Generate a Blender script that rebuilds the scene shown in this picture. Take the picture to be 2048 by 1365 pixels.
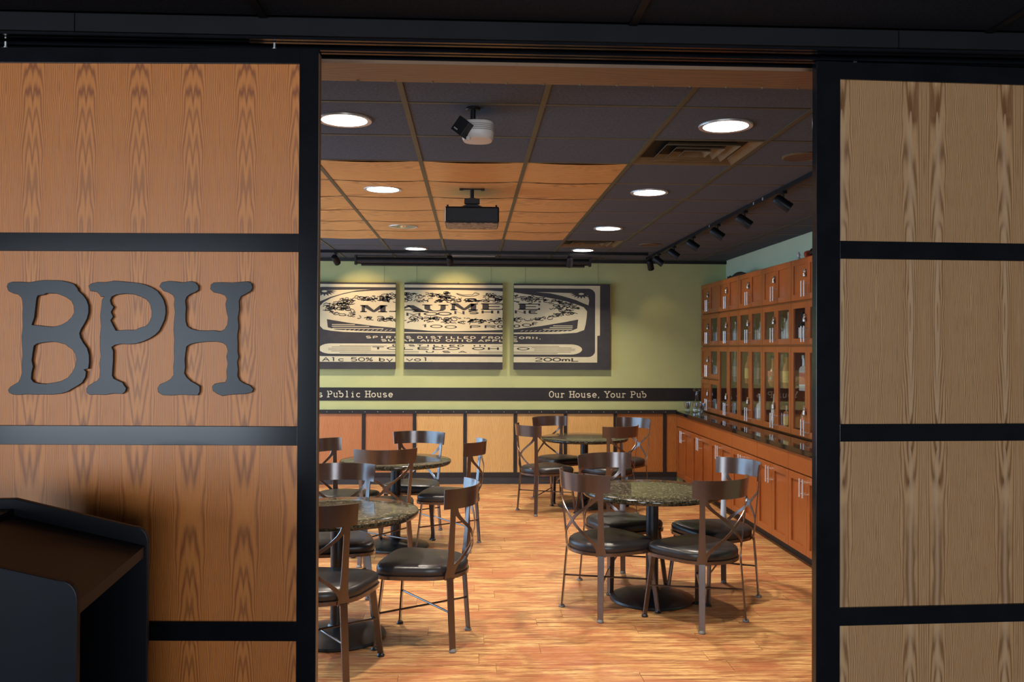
import bpy, bmesh, math, random
from mathutils import Vector, Matrix
R = math.radians
for o in list(bpy.data.objects): bpy.data.objects.remove(o, do_unlink=True)
S = bpy.context.scene
C = S.collection

# ------------------------------------------------------------------ camera
CH = 1.6487
yaw, pitch, roll = .0463, .0081, .004
fw = Vector((math.sin(yaw)*math.cos(pitch), math.cos(yaw)*math.cos(pitch), math.sin(pitch)))
rt = Vector((math.cos(yaw), -math.sin(yaw), 0)); up = rt.cross(fw)
rt, up = rt*math.cos(roll)+up*math.sin(roll), up*math.cos(roll)-rt*math.sin(roll)
cd = bpy.data.cameras.new('camera'); cam = bpy.data.objects.new('camera', cd); C.objects.link(cam)
cd.sensor_width = 36; cd.lens = 1764.879/2048*36; cd.clip_start = .05
m = Matrix.Identity(4)
for i in range(3):
    m[i][0] = rt[i]; m[i][1] = up[i]; m[i][2] = -fw[i]
m.translation = (0, 0, CH); cam.matrix_world = m
S.camera = cam

# ------------------------------------------------------------------ world, exposure, daylight
W = bpy.data.worlds.new('world'); S.world = W; W.use_nodes = True
W.node_tree.nodes['Background'].inputs[0].default_value = (.45, .62, .9, 1)
W.node_tree.nodes['Background'].inputs[1].default_value = .25
S.view_settings.view_transform = 'Standard'; S.view_settings.look = 'None'
S.view_settings.gamma = 1; S.view_settings.exposure = 0; S.view_settings.use_curve_mapping = False

def area(name, loc, target, sx, sy, power, col, shape='RECTANGLE', spread=180):
    l = bpy.data.lights.new(name, 'AREA'); l.shape = shape; l.size = sx
    if shape == 'RECTANGLE': l.size_y = sy
    l.energy = power; l.color = col; l.spread = R(spread)
    o = bpy.data.objects.new(name, l); C.objects.link(o); o.location = loc
    o.rotation_euler = (Vector(target)-Vector(loc)).to_track_quat('-Z', 'Y').to_euler()
    return o
# daylight at the windows behind the camera and at the side windows of the pub room
DAY = (.78, .89, 1.0)
area('daylight_rear_window', (-5.7, -6.35, 1.36), (-5.7, 0, 1.36), 3.9, 2.45, 560, (.84, .92, 1.0))
area('daylight_rear_window', (1.2, -6.35, 1.36), (1.2, 0, 1.36), 4.3, 2.45, 470, (.90, .95, 1.0))
area('daylight_side_window', (-3.72, 7.35, 1.28), (0, 7.35, 1.28), 5.5, 2.0, 230, (.45, .72, 1.0))
DOWN_W = 27; DOWN_COL = (1.0, .88, .74)
CAB_W = 9; ART_W = 42; WARM = (1.0, .66, .36)

def spot(name, loc, target, power, col, ang, blend=.7, rad=.03):
    l = bpy.data.lights.new(name, 'SPOT'); l.energy = power; l.color = col
    l.spot_size = R(ang); l.spot_blend = blend; l.shadow_soft_size = rad
    o = bpy.data.objects.new(name, l); C.objects.link(o); o.location = loc
    o.rotation_euler = (Vector(target)-Vector(loc)).to_track_quat('-Z', 'Y').to_euler()
    return o

# ------------------------------------------------------------------ materials
class NT:
    def __init__(s, name):
        s.m = bpy.data.materials.new(name); s.m.use_nodes = True
        s.t = s.m.node_tree; s.b = s.t.nodes['Principled BSDF']; s.out = s.t.nodes['Material Output']
    def n(s, typ, **kw):
        nd = s.t.nodes.new(typ)
        for k, v in kw.items(): setattr(nd, k, v)
        return nd
    def link(s, a, b): s.t.links.new(a, b)
    def put(s, sock, v):
        if isinstance(v, bpy.types.NodeSocket): s.link(v, sock)
        else: sock.default_value = v
    def math(s, op, a, b=0.0, c=None):
        nd = s.n('ShaderNodeMath', operation=op); s.put(nd.inputs[0], a); s.put(nd.inputs[1], b)
        if c is not None: s.put(nd.inputs[2], c)
        return nd.outputs[0]
    def obj(s): return s.n('ShaderNodeTexCoord').outputs['Object']
    def pos(s): return s.n('ShaderNodeNewGeometry').outputs['Position']
    def sep(s, v):
        nd = s.n('ShaderNodeSeparateXYZ'); s.link(v, nd.inputs[0]); return nd.outputs
    def comb(s, x, y, z):
        nd = s.n('ShaderNodeCombineXYZ')
        for i, v in enumerate((x, y, z)): s.put(nd.inputs[i], v)
        return nd.outputs[0]
    def scale(s, v, sc):
        nd = s.n('ShaderNodeVectorMath', operation='MULTIPLY'); s.link(v, nd.inputs[0]); nd.inputs[1].default_value = sc
        return nd.outputs[0]
    def add(s, v, w):
        nd = s.n('ShaderNodeVectorMath', operation='ADD'); s.link(v, nd.inputs[0]); s.put(nd.inputs[1], w); return nd.outputs[0]
    def noise(s, v, sc=1, det=3, rough=.55, dist=0):
        nd = s.n('ShaderNodeTexNoise'); s.link(v, nd.inputs['Vector']); nd.inputs['Scale'].default_value = sc
        nd.inputs['Detail'].default_value = det; nd.inputs['Roughness'].default_value = rough; nd.inputs['Distortion'].default_value = dist
        return nd.outputs['Fac']
    def ramp(s, f, stops):
        nd = s.n('ShaderNodeValToRGB'); s.link(f, nd.inputs[0]); e = nd.color_ramp.elements
        while len(e) < len(stops): e.new(.5)
        for el, (p, c) in zip(e, stops):
            el.position = p; el.color = (*c, 1) if len(c) == 3 else c
        return nd.outputs[0]
    def mix(s, f, a, b, typ='MIX'):
        nd = s.n('ShaderNodeMix', data_type='RGBA', blend_type=typ); s.put(nd.inputs[0], f)
        for i, v in ((6, a), (7, b)):
            if isinstance(v, tuple) and len(v) == 3: v = (*v, 1)
            s.put(nd.inputs[i], v)
        return nd.outputs[2]
    def bump(s, h, st=.2, d=.01):
        nd = s.n('ShaderNodeBump'); nd.inputs['Strength'].default_value = st; nd.inputs['Distance'].default_value = d
        s.link(h, nd.inputs['Height']); s.link(nd.outputs[0], s.b.inputs['Normal'])
    def fin(s, col, rough=.5, metal=0, spec=.5, coat=0, crough=.1):
        if isinstance(col, tuple) and len(col) == 3: col = (*col, 1)
        s.put(s.b.inputs['Base Color'], col); s.put(s.b.inputs['Roughness'], rough); s.put(s.b.inputs['Metallic'], metal)
        s.b.inputs['Specular IOR Level'].default_value = spec
        s.b.inputs['Coat Weight'].default_value = coat; s.b.inputs['Coat Roughness'].default_value = crough
        return s.m

def mat_plain(name, col, rough=.5, metal=0, spec=.5, var=.12, sc=25, coat=0, crough=.1, bump=0):
    t = NT(name); n = t.noise(t.obj(), sc, 3)
    c2 = tuple(max(0, c*(1-var)) for c in col); c1 = tuple(min(1, c*(1+var)) for c in col)
    c = t.ramp(n, [(.3, c2), (.7, c1)])
    if bump: t.bump(t.noise(t.obj(), sc*8, 2), bump, .002)
    return t.fin(c, rough, metal, spec, coat, crough)

def mat_veneer(name, lite, dark, period=.182, pair=0.0, zc=1.95, amp=12, rough=.33, horiz=False, spec=.5, line=.0075, fall=.05, axis='X', coat=0, rnd=0, off=0.0, pale=0.0):
    """oak veneer: repeated leaves, cathedral figure in the middle of each leaf"""
    t = NT(name); s = t.sep(t.obj())
    x, z = (s[0], s[2]) if axis == 'X' else ((s[1], s[2]) if axis == 'Y' else (s[1], s[0]))
    if rnd:
        oi = t.n('ShaderNodeObjectInfo').outputs['Random']
        x = t.math('ADD', x, t.math('MULTIPLY', oi, .37)); z = t.math('ADD', z, t.math('MULTIPLY', oi, rnd))
    x = t.math('ADD', x, 20*period+off)
    u = t.math('MULTIPLY', t.math('SUBTRACT', t.math('FRACT', t.math('DIVIDE', x, period)), .5), period)
    if pair:
        u = t.math('SUBTRACT', t.math('ABSOLUTE', u), pair)
    nz = t.noise(t.comb(t.math('MULTIPLY', u, 14), 0, t.math('MULTIPLY', z, 3.2)), 1, 2)
    nf = t.noise(t.comb(t.math('MULTIPLY', u, 160), 0, t.math('MULTIPLY', z, 5)), 1, 2)
    uu = t.math('ADD', u, t.math('MULTIPLY', t.math('SUBTRACT', nz, .5), .028))
    d = t.math('ABSOLUTE', uu)
    g = t.math('EXPONENT', t.math('MULTIPLY', t.math('POWER', t.math('DIVIDE', d, fall), 2.0), -1.0))
    h = t.math('SUBTRACT', 1.0, t.math('COSINE', t.math('MULTIPLY', t.math('SUBTRACT', z, zc), 2*math.pi/1.7)))
    dl = t.math('DIVIDE', t.math('MULTIPLY', d, d), t.math('ADD', d, .016)) if pale else d
    F = t.math('ADD', t.math('DIVIDE', dl, line), t.math('MULTIPLY', t.math('MULTIPLY', h, amp*.5), g))
    F = t.math('ADD', F, t.math('MULTIPLY', nz, 2.2))
    F = t.math('ADD', F, t.math('MULTIPLY', nf, .5))
    w = t.math('ADD', t.math('MULTIPLY', t.math('SINE', t.math('MULTIPLY', F, 2*math.pi)), .5), .5)
    w = t.math('POWER', w, 1.6)
    # pores
    por = t.noise(t.comb(t.math('MULTIPLY', x, 420), 0, t.math('MULTIPLY', z, 9)), 1, 2)
    broad = t.noise(t.comb(t.math('MULTIPLY', u, 9), 3.3, t.math('MULTIPLY', z, .8)), 1, 2)
    mid = tuple((a+b)/2 for a, b in zip(lite, dark))
    w = t.math('MULTIPLY', w, t.math('ADD', .68, t.math('MULTIPLY', g, .32)))
    col = t.ramp(w, [(.0, lite), (.55, mid), (1, dark)])
    col = t.mix(t.math('MULTIPLY', t.math('GREATER_THAN', por, .58), .28), col, dark)
    col = t.mix(t.math('MULTIPLY', broad, .35), col, mid)
    if pale:
        gp = t.math('EXPONENT', t.math('MULTIPLY', t.math('POWER', t.math('DIVIDE', d, .0085), 2.0), -1.0))
        nb = t.noise(t.comb(t.math('MULTIPLY', u, 30), 5.1, t.math('MULTIPLY', z, 2.6)), 1, 2)
        gp = t.math('MULTIPLY', gp, t.math('SUBTRACT', 1.0, t.math('GREATER_THAN', nb, .57)))
        col = t.mix(t.math('MULTIPLY', gp, pale), col, tuple(min(1, c*k) for c, k in zip(lite, (1.0, 1.12, 1.35))))
    t.bump(por, .06, .001)
    return t.fin(col, rough, 0, spec, coat, .3)

def mat_floor():
    t = NT('floor_plank_wood'); p = t.pos(); s = t.sep(p)
    oi = t.n('ShaderNodeObjectInfo').outputs['Random']
    x = t.math('ADD', s[0], t.math('MULTIPLY', oi, 11.0))
    a = t.noise(t.comb(t.math('MULTIPLY', x, 3.0), t.math('MULTIPLY', s[1], 48), oi), 1, 5, .62, .4)
    b = t.noise(t.comb(t.math('MULTIPLY', x, 16), t.math('MULTIPLY', s[1], 170), 2.0), 1, 4, .65)
    c = t.noise(t.comb(t.math('MULTIPLY', s[0], 2.2), t.math('MULTIPLY', s[1], 5.0), 7.0), 1, 5, .65, .5)
    f = t.math('ADD', t.math('MULTIPLY', a, .62), t.math('MULTIPLY', b, .38))
    col = t.ramp(f, [(.38, (.14, .045, .015)), (.46, (.33, .14, .05)), (.52, (.50, .27, .10)), (.60, (.68, .42, .165))])
    rm = t.ramp(c, [(.47, (0, 0, 0)), (.60, (1, 1, 1))])
    col = t.mix(t.math('MULTIPLY', rm, .72), col, (.34, .10, .040))
    col = t.mix(t.math('MULTIPLY', oi, .10), col, (.60, .26, .10))
    t.bump(b, .05, .002)
    return t.fin(col, .42, 0, .4)

def mat_granite(name, cols, rough=.08, sc=90):
    t = NT(name); p = t.obj()
    v = t.n('ShaderNodeTexVoronoi'); t.link(p, v.inputs['Vector']); v.inputs['Scale'].default_value = sc
    bw = t.n('ShaderNodeRGBToBW'); t.link(v.outputs['Color'], bw.inputs[0])
    n = t.noise(p, sc*.5, 5, .7)
    f = t.math('ADD', t.math('MULTIPLY', bw.outputs[0], .55), t.math('MULTIPLY', n, .45))
    return t.fin(t.ramp(f, cols), rough, 0, .5)

def mat_tile():
    t = NT('ceiling_tile_charcoal'); p = t.pos(); n = t.noise(p, 420, 2); n2 = t.noise(p, 90, 2)
    f = t.math('ADD', t.math('MULTIPLY', n, .6), t.math('MULTIPLY', n2, .4))
    t.bump(f, .35, .003)
    return t.fin(t.ramp(f, [(.35, (.058, .062, .074)), (.65, (.112, .122, .146))]), .95, 0, .1)

def mat_glass_thin(name, tint=(1, 1, 1), rough=0.0, ior=1.5):
    t = NT(name); t.t.nodes.remove(t.b)
    tr = t.n('ShaderNodeBsdfTransparent'); tr.inputs[0].default_value = (*tint, 1)
    gl = t.n('ShaderNodeBsdfGlossy'); gl.inputs['Roughness'].default_value = rough
    ge = t.n('ShaderNodeNewGeometry'); dt = t.n('ShaderNodeVectorMath', operation='DOT_PRODUCT')
    t.link(ge.outputs['Incoming'], dt.inputs[0]); t.link(ge.outputs['Normal'], dt.inputs[1])
    f0 = ((ior-1)/(ior+1))**2      # Schlick reflectance, the same from both sides of the thin pane
    fr = t.math('ADD', f0, t.math('MULTIPLY', 1-f0, t.math('POWER', t.math('SUBTRACT', 1.0, t.math('ABSOLUTE', dt.outputs['Value'])), 5.0)))
    n = t.noise(t.obj(), 3, 1); sc = t.math('MULTIPLY', t.math('ADD', .97, t.math('MULTIPLY', n, .06)), fr)
    mx = t.n('ShaderNodeMixShader'); t.link(sc, mx.inputs[0]); t.link(tr.outputs[0], mx.inputs[1]); t.link(gl.outputs[0], mx.inputs[2])
    t.link(mx.outputs[0], t.out.inputs[0]); return t.m

def mat_emit(name, col, st):
    t = NT(name); t.fin((.9, .9, .9)); n = t.noise(t.obj(), 4, 1)
    t.put(t.b.inputs['Emission Color'], t.ramp(n, [(0, tuple(c*.97 for c in col)), (1, col)])); t.b.inputs['Emission Strength'].default_value = st
    return t.m

M = {}
M['veneer_left'] = mat_veneer('door_oak_veneer', (.57, .185, .034), (.20, .042, .006), 0.1768, .0085, 1.97, 6, .43, spec=.62, line=.0046, fall=.030, off=-0.02430, pale=.25)
M['veneer_right'] = mat_veneer('door_oak_veneer_pair', (.44, .25, .115), (.12, .043, .012), 0.3532, .0495, 1.72, 5, .36, spec=.36, line=.0050, fall=.024, off=0.12460, pale=.75)
M['veneer_left'].node_tree.nodes['Principled BSDF'].inputs['Specular Tint'].default_value = (1, .90, .74, 1)   # warm cast of the sheen put into the specular tint
M['black'] = mat_plain('satin_black_paint', (.0060, .0063, .0080), .17, 0, .20, .2, 8)
M['letter'] = mat_plain('letter_black', (.0085, .010, .014), .30, 0, .24, .2, 10)
M['darkwall'] = mat_plain('black_trim_matte', (.006, .006, .0078), .6, 0, .15, .2, 6)
M['tile'] = mat_tile()
t_ = NT('front_tile_black'); n_ = t_.noise(t_.pos(), 300, 2); M['tile_front'] = t_.fin(t_.ramp(n_, [(.35, (.009, .010, .0135)), (.65, (.019, .021, .027))]), .95, 0, .1)
M['grid'] = mat_plain('bronze_grid', (.074, .068, .040), .5, .2, .4, .1, 10)
M['wood_tile'] = mat_veneer('ceiling_oak_tile', (.68, .33, .095), (.30, .105, .022), .62, .0, 0, 8, .38, line=.022, fall=.14, axis='Z', rnd=3.0)
M['soffit'] = mat_veneer('soffit_wood', (.20, .105, .05), (.13, .065, .03), .5, 0, 0, 4, .45, line=.02, fall=.1, axis='Z')
M['green'] = mat_plain('green_wall_paint', (.445, .455, .20), .75, 0, .25, .04, 3, bump=.05)
M['green_right'] = mat_plain('green_wall_paint_daylit', (.50, .53, .35), .75, 0, .25, .04, 3, bump=.05)  # back wall's green made paler and bluer: side daylight put into the colour
M['band'] = mat_plain('band_black_brown', (.016, .013, .012), .5, 0, .4, .15, 8)
M['cream'] = mat_plain('cream_print', (.54, .48, .31), .7, 0, .2, .05, 12)
M['cream_txt'] = mat_plain('cream_lettering', (.66, .60, .42), .6, 0, .2, .04, 12)
M['char'] = mat_plain('charcoal_print', (.045, .042, .043), .7, 0, .2, .1, 12)
M['wp_red'] = mat_veneer('wainscot_red_oak', (.50, .20, .075), (.33, .105, .032), .30, .06, .5, 5, .4, line=.012, fall=.05)
M['wp_yel'] = mat_veneer('wainscot_yellow_oak', (.68, .40, .135), (.47, .23, .06), .30, .06, .5, 6, .4, line=.012, fall=.05)
M['wp_org'] = mat_veneer('wainscot_orange_oak', (.46, .175, .04), (.26, .072, .014), .30, .06, .5, 7, .4, line=.013, fall=.06)
M['rubber'] = mat_plain('rubber_base', (.035, .033, .034), .6, 0, .4, .1, 8)
M['floor'] = mat_floor()
M['joint'] = mat_plain('floor_joint', (.30, .15, .06), .8)
M['cherry'] = mat_veneer('cherry_cabinet', (.33, .090, .017), (.25, .060, .010), .5, 0, .7, 2.5, .34, line=.03, fall=.12, axis='Y', coat=.15, rnd=2.0)
M['cab_in'] = mat_plain('cabinet_interior_shaded', (.05, .032, .02), .6)  # dark brown carries the shade inside the cabinets
M['counter'] = mat_granite('black_granite', [(.3, (.004, .004, .005)), (.7, (.011, .011, .011))], .05, 140)
M['counter'].node_tree.nodes['Principled BSDF'].inputs['Specular IOR Level'].default_value = .28
M['granite'] = mat_granite('table_granite', [(.30, (.010, .009, .006)), (.48, (.036, .032, .020)), (.63, (.070, .061, .040)), (.76, (.26, .21, .15))], .10, 105)
M['gedge'] = mat_granite('table_granite_edge', [(.30, (.008, .008, .006)), (.5, (.022, .020, .013)), (.70, (.06, .052, .032)), (.85, (.15, .13, .09))], .12, 95)
M['chair'] = mat_plain('chair_bronze_metal', (.062, .031, .020), .26, .25, .7, .10, 30, coat=1.0, crough=.2)
M['vinyl'] = mat_plain('seat_vinyl', (.019, .017, .018), .34, 0, .5, .1, 20, bump=.03)
M['pole'] = mat_plain('pedestal_black', (.014, .015, .018), .34, .1, .5, .15, 12)
M['glide'] = mat_plain('glide_grey', (.14, .13, .125), .5, 0, .5)
M['steel'] = mat_plain('brushed_steel', (.80, .80, .80), .33, .75, .5, .04, 60)
M['pewter'] = mat_plain('pewter', (.55, .50, .45), .35, 1, .5, .15, 60)
M['pane'] = mat_glass_thin('cabinet_glass', (.96, .965, .955), 0, 1.65)
M['crystal'] = mat_glass_thin('crystal_glass', (.95, .975, .985), .03, 2.1)
M['win'] = mat_glass_thin('window_glass', (.95, .97, 1), 0)
M['lamp'] = mat_emit('downlight_lens', (1, .97, .92), 9)
M['bulb'] = mat_emit('track_bulb', (1, .78, .7), 2.2)
M['trim'] = mat_plain('light_trim', (.55, .50, .46), .35, .5, .5)
M['chrome'] = mat_plain('chrome_reflector', (.85, .80, .75), .18, 1, .5, .05, 8)
M['bronze'] = mat_plain('bronze_paint', (.13, .085, .042), .5, .1, .4, .12, 12)
M['spk'] = mat_plain('speaker_brown', (.085, .042, .025), .7, 0, .3, .15, 60)
M['plast'] = mat_plain('black_plastic', (.007, .0065, .008), .42, 0, .22, .15, 14)
M['white'] = mat_plain('white_plastic', (.52, .46, .41), .4, 0, .5, .04, 10)
M['grille'] = mat_plain('grey_grille', (.26, .22, .19), .6, 0, .4, .1, 40)
t_ = NT('projector_underside'); n_ = t_.noise(t_.scale(t_.obj(), (40, 90, 40)), 1, 2); M['under'] = t_.fin(t_.ramp(n_, [(.40, (.03, .022, .017)), (.55, (.30, .20, .13)), (.7, (.42, .31, .22))]), .55)
M['podium'] = mat_plain('podium_black', (.0045, .0055, .008), .38, 0, .12, .25, 5, bump=.02)
M['podium_top'] = mat_plain('podium_brown_black', (.010, .0062, .005), .4, 0, .25, .2, 6)
M['carpet'] = mat_plain('front_carpet', (.05, .035, .028), .95, 0, .1, .2, 40)
M['lobby'] = mat_plain('lobby_wall', (.16, .13, .10), .8, 0, .2, .05, 4)
M['b_green'] = mat_plain('bottle_green', (.02, .05, .02), .08, 0, .6)
M['b_amber'] = mat_plain('bottle_amber', (.34, .13, .03), .10, 0, .6)
M['b_clear'] = mat_plain('bottle_pale', (.50, .52, .48), .08, 0, .6)
M['b_dark'] = mat_plain('bottle_dark', (.012, .010, .010), .08, 0, .6)
M['lab_w'] = mat_plain('label_white', (.82, .80, .74), .6, 0, .2, .15, 60)
M['lab_r'] = mat_plain('label_red', (.55, .16, .10), .6, 0, .2, .2, 60)
M['lab_y'] = mat_plain('label_yellow', (.66, .48, .14), .6, 0, .2, .2, 60)
M['red'] = mat_plain('red_cap', (.40, .05, .02), .3)

# ------------------------------------------------------------------ mesh helpers
class MB:
    def __init__(s): s.v = []; s.f = []; s.mi = []; s.cur = 0
    def _f(s, f): s.f.append(f); s.mi.append(s.cur)
    def box(s, x0, x1, y0, y1, z0, z1, M4=None):
        b = len(s.v)
        for z in (z0, z1):
            for x, y in ((x0, y0), (x1, y0), (x1, y1), (x0, y1)):
                p = Vector((x, y, z)); s.v.append(M4 @ p if M4 else p)
        for f in ((3, 2, 1, 0), (4, 5, 6, 7), (0, 1, 5, 4), (1, 2, 6, 5), (2, 3, 7, 6), (3, 0, 4, 7)): s._f([b+i for i in f])
        return s
    def rings(s, rings, cap0=True, cap1=True, closed=True):
        b = len(s.v); n = len(rings[0])
        for r in rings: s.v += [Vector(p) for p in r]
        for i in range(len(rings)-1):
            for j in range(n if closed else n-1):
                k = (j+1) % n; s._f([b+i*n+j, b+i*n+k, b+(i+1)*n+k, b+(i+1)*n+j])
        if cap0: s._f([b+j for j in range(n)][::-1])
        if cap1: s._f([b+(len(rings)-1)*n+j for j in range(n)])
        return s
    def lathe(s, prof, n=24, c=(0, 0, 0), M4=None, cap0=True, cap1=True):
        rr = []
        for r, z in prof:
            ring = []
            for i in range(n):
                a = 2*math.pi*i/n; p = Vector((r*math.cos(a), r*math.sin(a), z))
                if M4: p = M4 @ p
                ring.append(p+Vector(c))
            rr.append(ring)
        return s.rings(rr, cap0, cap1)
    def tube(s, pts, r, n=8, caps=True):
        pts = [Vector(p) for p in pts]; rr = []
        for i, p in enumerate(pts):
            d = (pts[min(i+1, len(pts)-1)]-pts[max(i-1, 0)]).normalized()
            a = d.cross(Vector((0, 0, 1)));
            if a.length < 1e-4: a = d.cross(Vector((0, 1, 0)))
            a.normalize(); b = d.cross(a); ri = r[i] if isinstance(r, (list, tuple)) else r
            rr.append([p+(a*math.cos(2*math.pi*k/n)+b*math.sin(2*math.pi*k/n))*ri for k in range(n)])
        return s.rings(rr, caps, caps)
    def bar(s, p0, p1, w, w0, w1, t):
        p0, p1, w = Vector(p0), Vector(p1), Vector(w).normalized(); d = (p1-p0).normalized(); nn = d.cross(w).normalized()
        r = []
        for p, ww in ((p0, w0), (p1, w1)):
            r.append([p+w*ww/2+nn*t/2, p-w*ww/2+nn*t/2, p-w*ww/2-nn*t/2, p+w*ww/2-nn*t/2])
        return s.rings(r)
    def prism(s, pts, a0, a1, plane='XZ'):
        f = {'XZ': lambda u, v, a: (u, a, v), 'XY': lambda u, v, a: (u, v, a), 'YZ': lambda u, v, a: (a, u, v)}[plane]
        return s.rings([[f(u, v, a) for u, v in pts] for a in (a0, a1)])
    def quad(s, a, b, c, d):
        n = len(s.v); s.v += [Vector(p) for p in (a, b, c, d)]; s._f([n, n+1, n+2, n+3]); return s
    def mesh(s, name, mats, smooth=False):
        me = bpy.data.meshes.new(name); me.from_pydata([tuple(v) for v in s.v], [], s.f)
        for mm in (mats if isinstance(mats, (list, tuple)) else [mats]): me.materials.append(mm)
        if len(me.materials) > 1: me.polygons.foreach_set('material_index', s.mi)
        bm = bmesh.new(); bm.from_mesh(me); bmesh.ops.recalc_face_normals(bm, faces=bm.faces); bm.to_mesh(me); bm.free()
        if smooth:
            me.polygons.foreach_set('use_smooth', [True]*len(me.polygons))
            try: me.set_sharp_from_angle(angle=R(35))
            except Exception: pass
        me.update(); return me
    def build(s, name, mats, parent=None, smooth=False, loc=None, bev=0):
        o = bpy.data.objects.new(name, s.mesh(name, mats, smooth)); C.objects.link(o)
        if parent: o.parent = parent
        if loc: o.location = loc
        if bev:
            bm = bmesh.new(); bm.from_mesh(o.data)
            bmesh.ops.bevel(bm, geom=[e for e in bm.edges if e.is_manifold and e.calc_face_angle(0) > .6], offset=bev, segments=2, affect='EDGES', profile=.6)
            bm.to_mesh(o.data); bm.free()
        return o

def inst(name, me, parent=None, loc=(0, 0, 0), rot=(0, 0, 0)):
    o = bpy.data.objects.new(name, me); C.objects.link(o); o.parent = parent; o.location = loc; o.rotation_euler = rot; return o
def tag(o, label=None, cat=None, group=None, kind=None):
    if label: o['label'] = label
    if cat: o['category'] = cat
    if group: o['group'] = group
    if kind: o['kind'] = kind
    return o
def empty(name, loc=(0, 0, 0), rz=0, label=None, cat=None, group=None, kind=None):
    o = bpy.data.objects.new(name, None); C.objects.link(o); o.location = loc; o.rotation_euler = (0, 0, rz); o.empty_display_size = .1
    return tag(o, label, cat, group, kind)
def dup(o, parent=None):
    c = o.copy(); C.objects.link(c); c.parent = parent
    for ch in list(o.children): dup(ch, c)
    return c
def struct(name, mb, mt, **k): return tag(mb.build(name, mt, **k), kind='structure')
def box(*a): return MB().box(*a)

# ------------------------------------------------------------------ dimensions
T = .6096; GX0 = -.2964; GY0 = 5.1182
CE = 2.73; BW = 10.717; RX = 3.13; LX = -3.65; FY = 3.333
DL, DR = 2.93, 3.03       # front faces of the two sliding doors

# ------------------------------------------------------------------ floor
fl = struct('floor', box(LX, RX, FY-.6, BW, -.06, -.004), M['joint'])
PW, PL = .1524, 1.2192
pm = MB(); e = .0012
pm.rings([[(e, e, -.006), (PL-e, e, -.006), (PL-e, PW-e, -.006), (e, PW-e, -.006)],
          [(e, e, -.001), (PL-e, e, -.001), (PL-e, PW-e, -.001), (e, PW-e, -.001)],
          [(e*2, e*2, 0), (PL-e*2, e*2, 0), (PL-e*2, PW-e*2, 0), (e*2, PW-e*2, 0)]])
pmesh = pm.mesh('plank', M['floor'])
rng = random.Random(5)
def cutplank(w):
    b = MB(); b.rings([[(e, e, -.006), (w-e, e, -.006), (w-e, PW-e, -.006), (e, PW-e, -.006)], [(e*2, e*2, 0), (w-e*2, e*2, 0), (w-e*2, PW-e*2, 0), (e*2, PW-e*2, 0)]])
    return b.mesh('plank', M['floor'])
rows_ = int((BW-(FY-.45))/PW)
nfull = 0
for j in range(rows_):
    y = BW-(j+1)*PW; off = rng.uniform(0, PL)
    x = LX
    first = PL-off
    while x < RX-.02:
        w = first if x == LX else PL
        w = min(w, RX-x)
        if w < .05: x += w; continue
        # planks that stand in view are single parts
        inst('plank', pmesh if abs(w-PL) < 1e-6 else cutplank(w), fl, (x, y, 0)); nfull += 1
        x += w

# ------------------------------------------------------------------ ceiling of the pub room
ce = struct('ceiling', box(LX, RX, FY, BW, CE+.03, CE+.09), M['darkwall'])
tm = MB().box(.012, T-.012, .012, T-.012, .0015, .016).mesh('ceiling_tile', M['tile'])
def sagtile():
    b = MB(); n = 6; top = []
    for i in range(n+1):
        for j in range(n+1):
            u, v = i/n, j/n; b.v.append(Vector((.012+u*(T-.024), .012+v*(T-.024), .001-.009*math.sin(math.pi*u)*(.35+.65*abs(v-.5)*2))))
    for i in range(n):
        for j in range(n):
            a = i*(n+1)+j; b._f([a, a+n+1, a+n+2, a+1])
    b.box(.012, T-.012, .012, T-.012, .006, .014)
    return b.mesh('wood_ceiling_tile', M['wood_tile'], smooth=True)
wm = sagtile()
ix0, ix1 = math.floor((LX-GX0)/T), math.ceil((RX-GX0)/T)
iy0, iy1 = math.floor((FY-GY0)/T), math.ceil((BW-GY0)/T)
def boxtile(x0, x1, y0, y1): return MB().box(x0, x1, y0, y1, .0015, .016).mesh('ceiling_tile', M['tile'])
DIFF = [(2, -1), (2, 6)]
for i in range(ix0, ix1):
    for j in range(iy0, iy1):
        x, y = GX0+i*T, GY0+j*T
        if (i, j) in DIFF: continue
        wood = (0 <= j < 6 and -5 <= i < 2)
        cx0, cx1, cy0, cy1 = max(x, LX)-x+.012, min(x+T, RX)-x-.012, max(y, FY)-y+.012, min(y+T, BW)-y-.012
        if cx1-cx0 < .03 or cy1-cy0 < .03: continue
        full = abs(cx1-cx0-(T-.024)) < 1e-5 and abs(cy1-cy0-(T-.024)) < 1e-5
        if wood: inst('wood_ceiling_tile', wm, ce, (x, y, CE))
        else: inst('ceiling_tile', tm if full else boxtile(cx0, cx1, cy0, cy1), ce, (x, y, CE))
for i in range(ix0+1, ix1):
    x = GX0+i*T; MB().box(x-.012, x+.012, FY, BW, CE-.003, CE+.012).build('grid_runner', M['grid'], ce)
for j in range(iy0+1, iy1):
    y = GY0+j*T
    for i in range(ix0, ix1):
        xa, xb = max(GX0+i*T, LX)+.012, min(GX0+(i+1)*T, RX)-.012
        if xb-xa > .02: MB().box(xa, xb, y-.010, y+.010, CE-.001, CE+.012).build('grid_cross_tee', M['grid'] if not 0 <= j <= 6 else M['bronze'], ce)
struct('trim_1', box(LX, RX, BW-.025, BW, CE-.04, CE-.003), M['band'])

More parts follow.
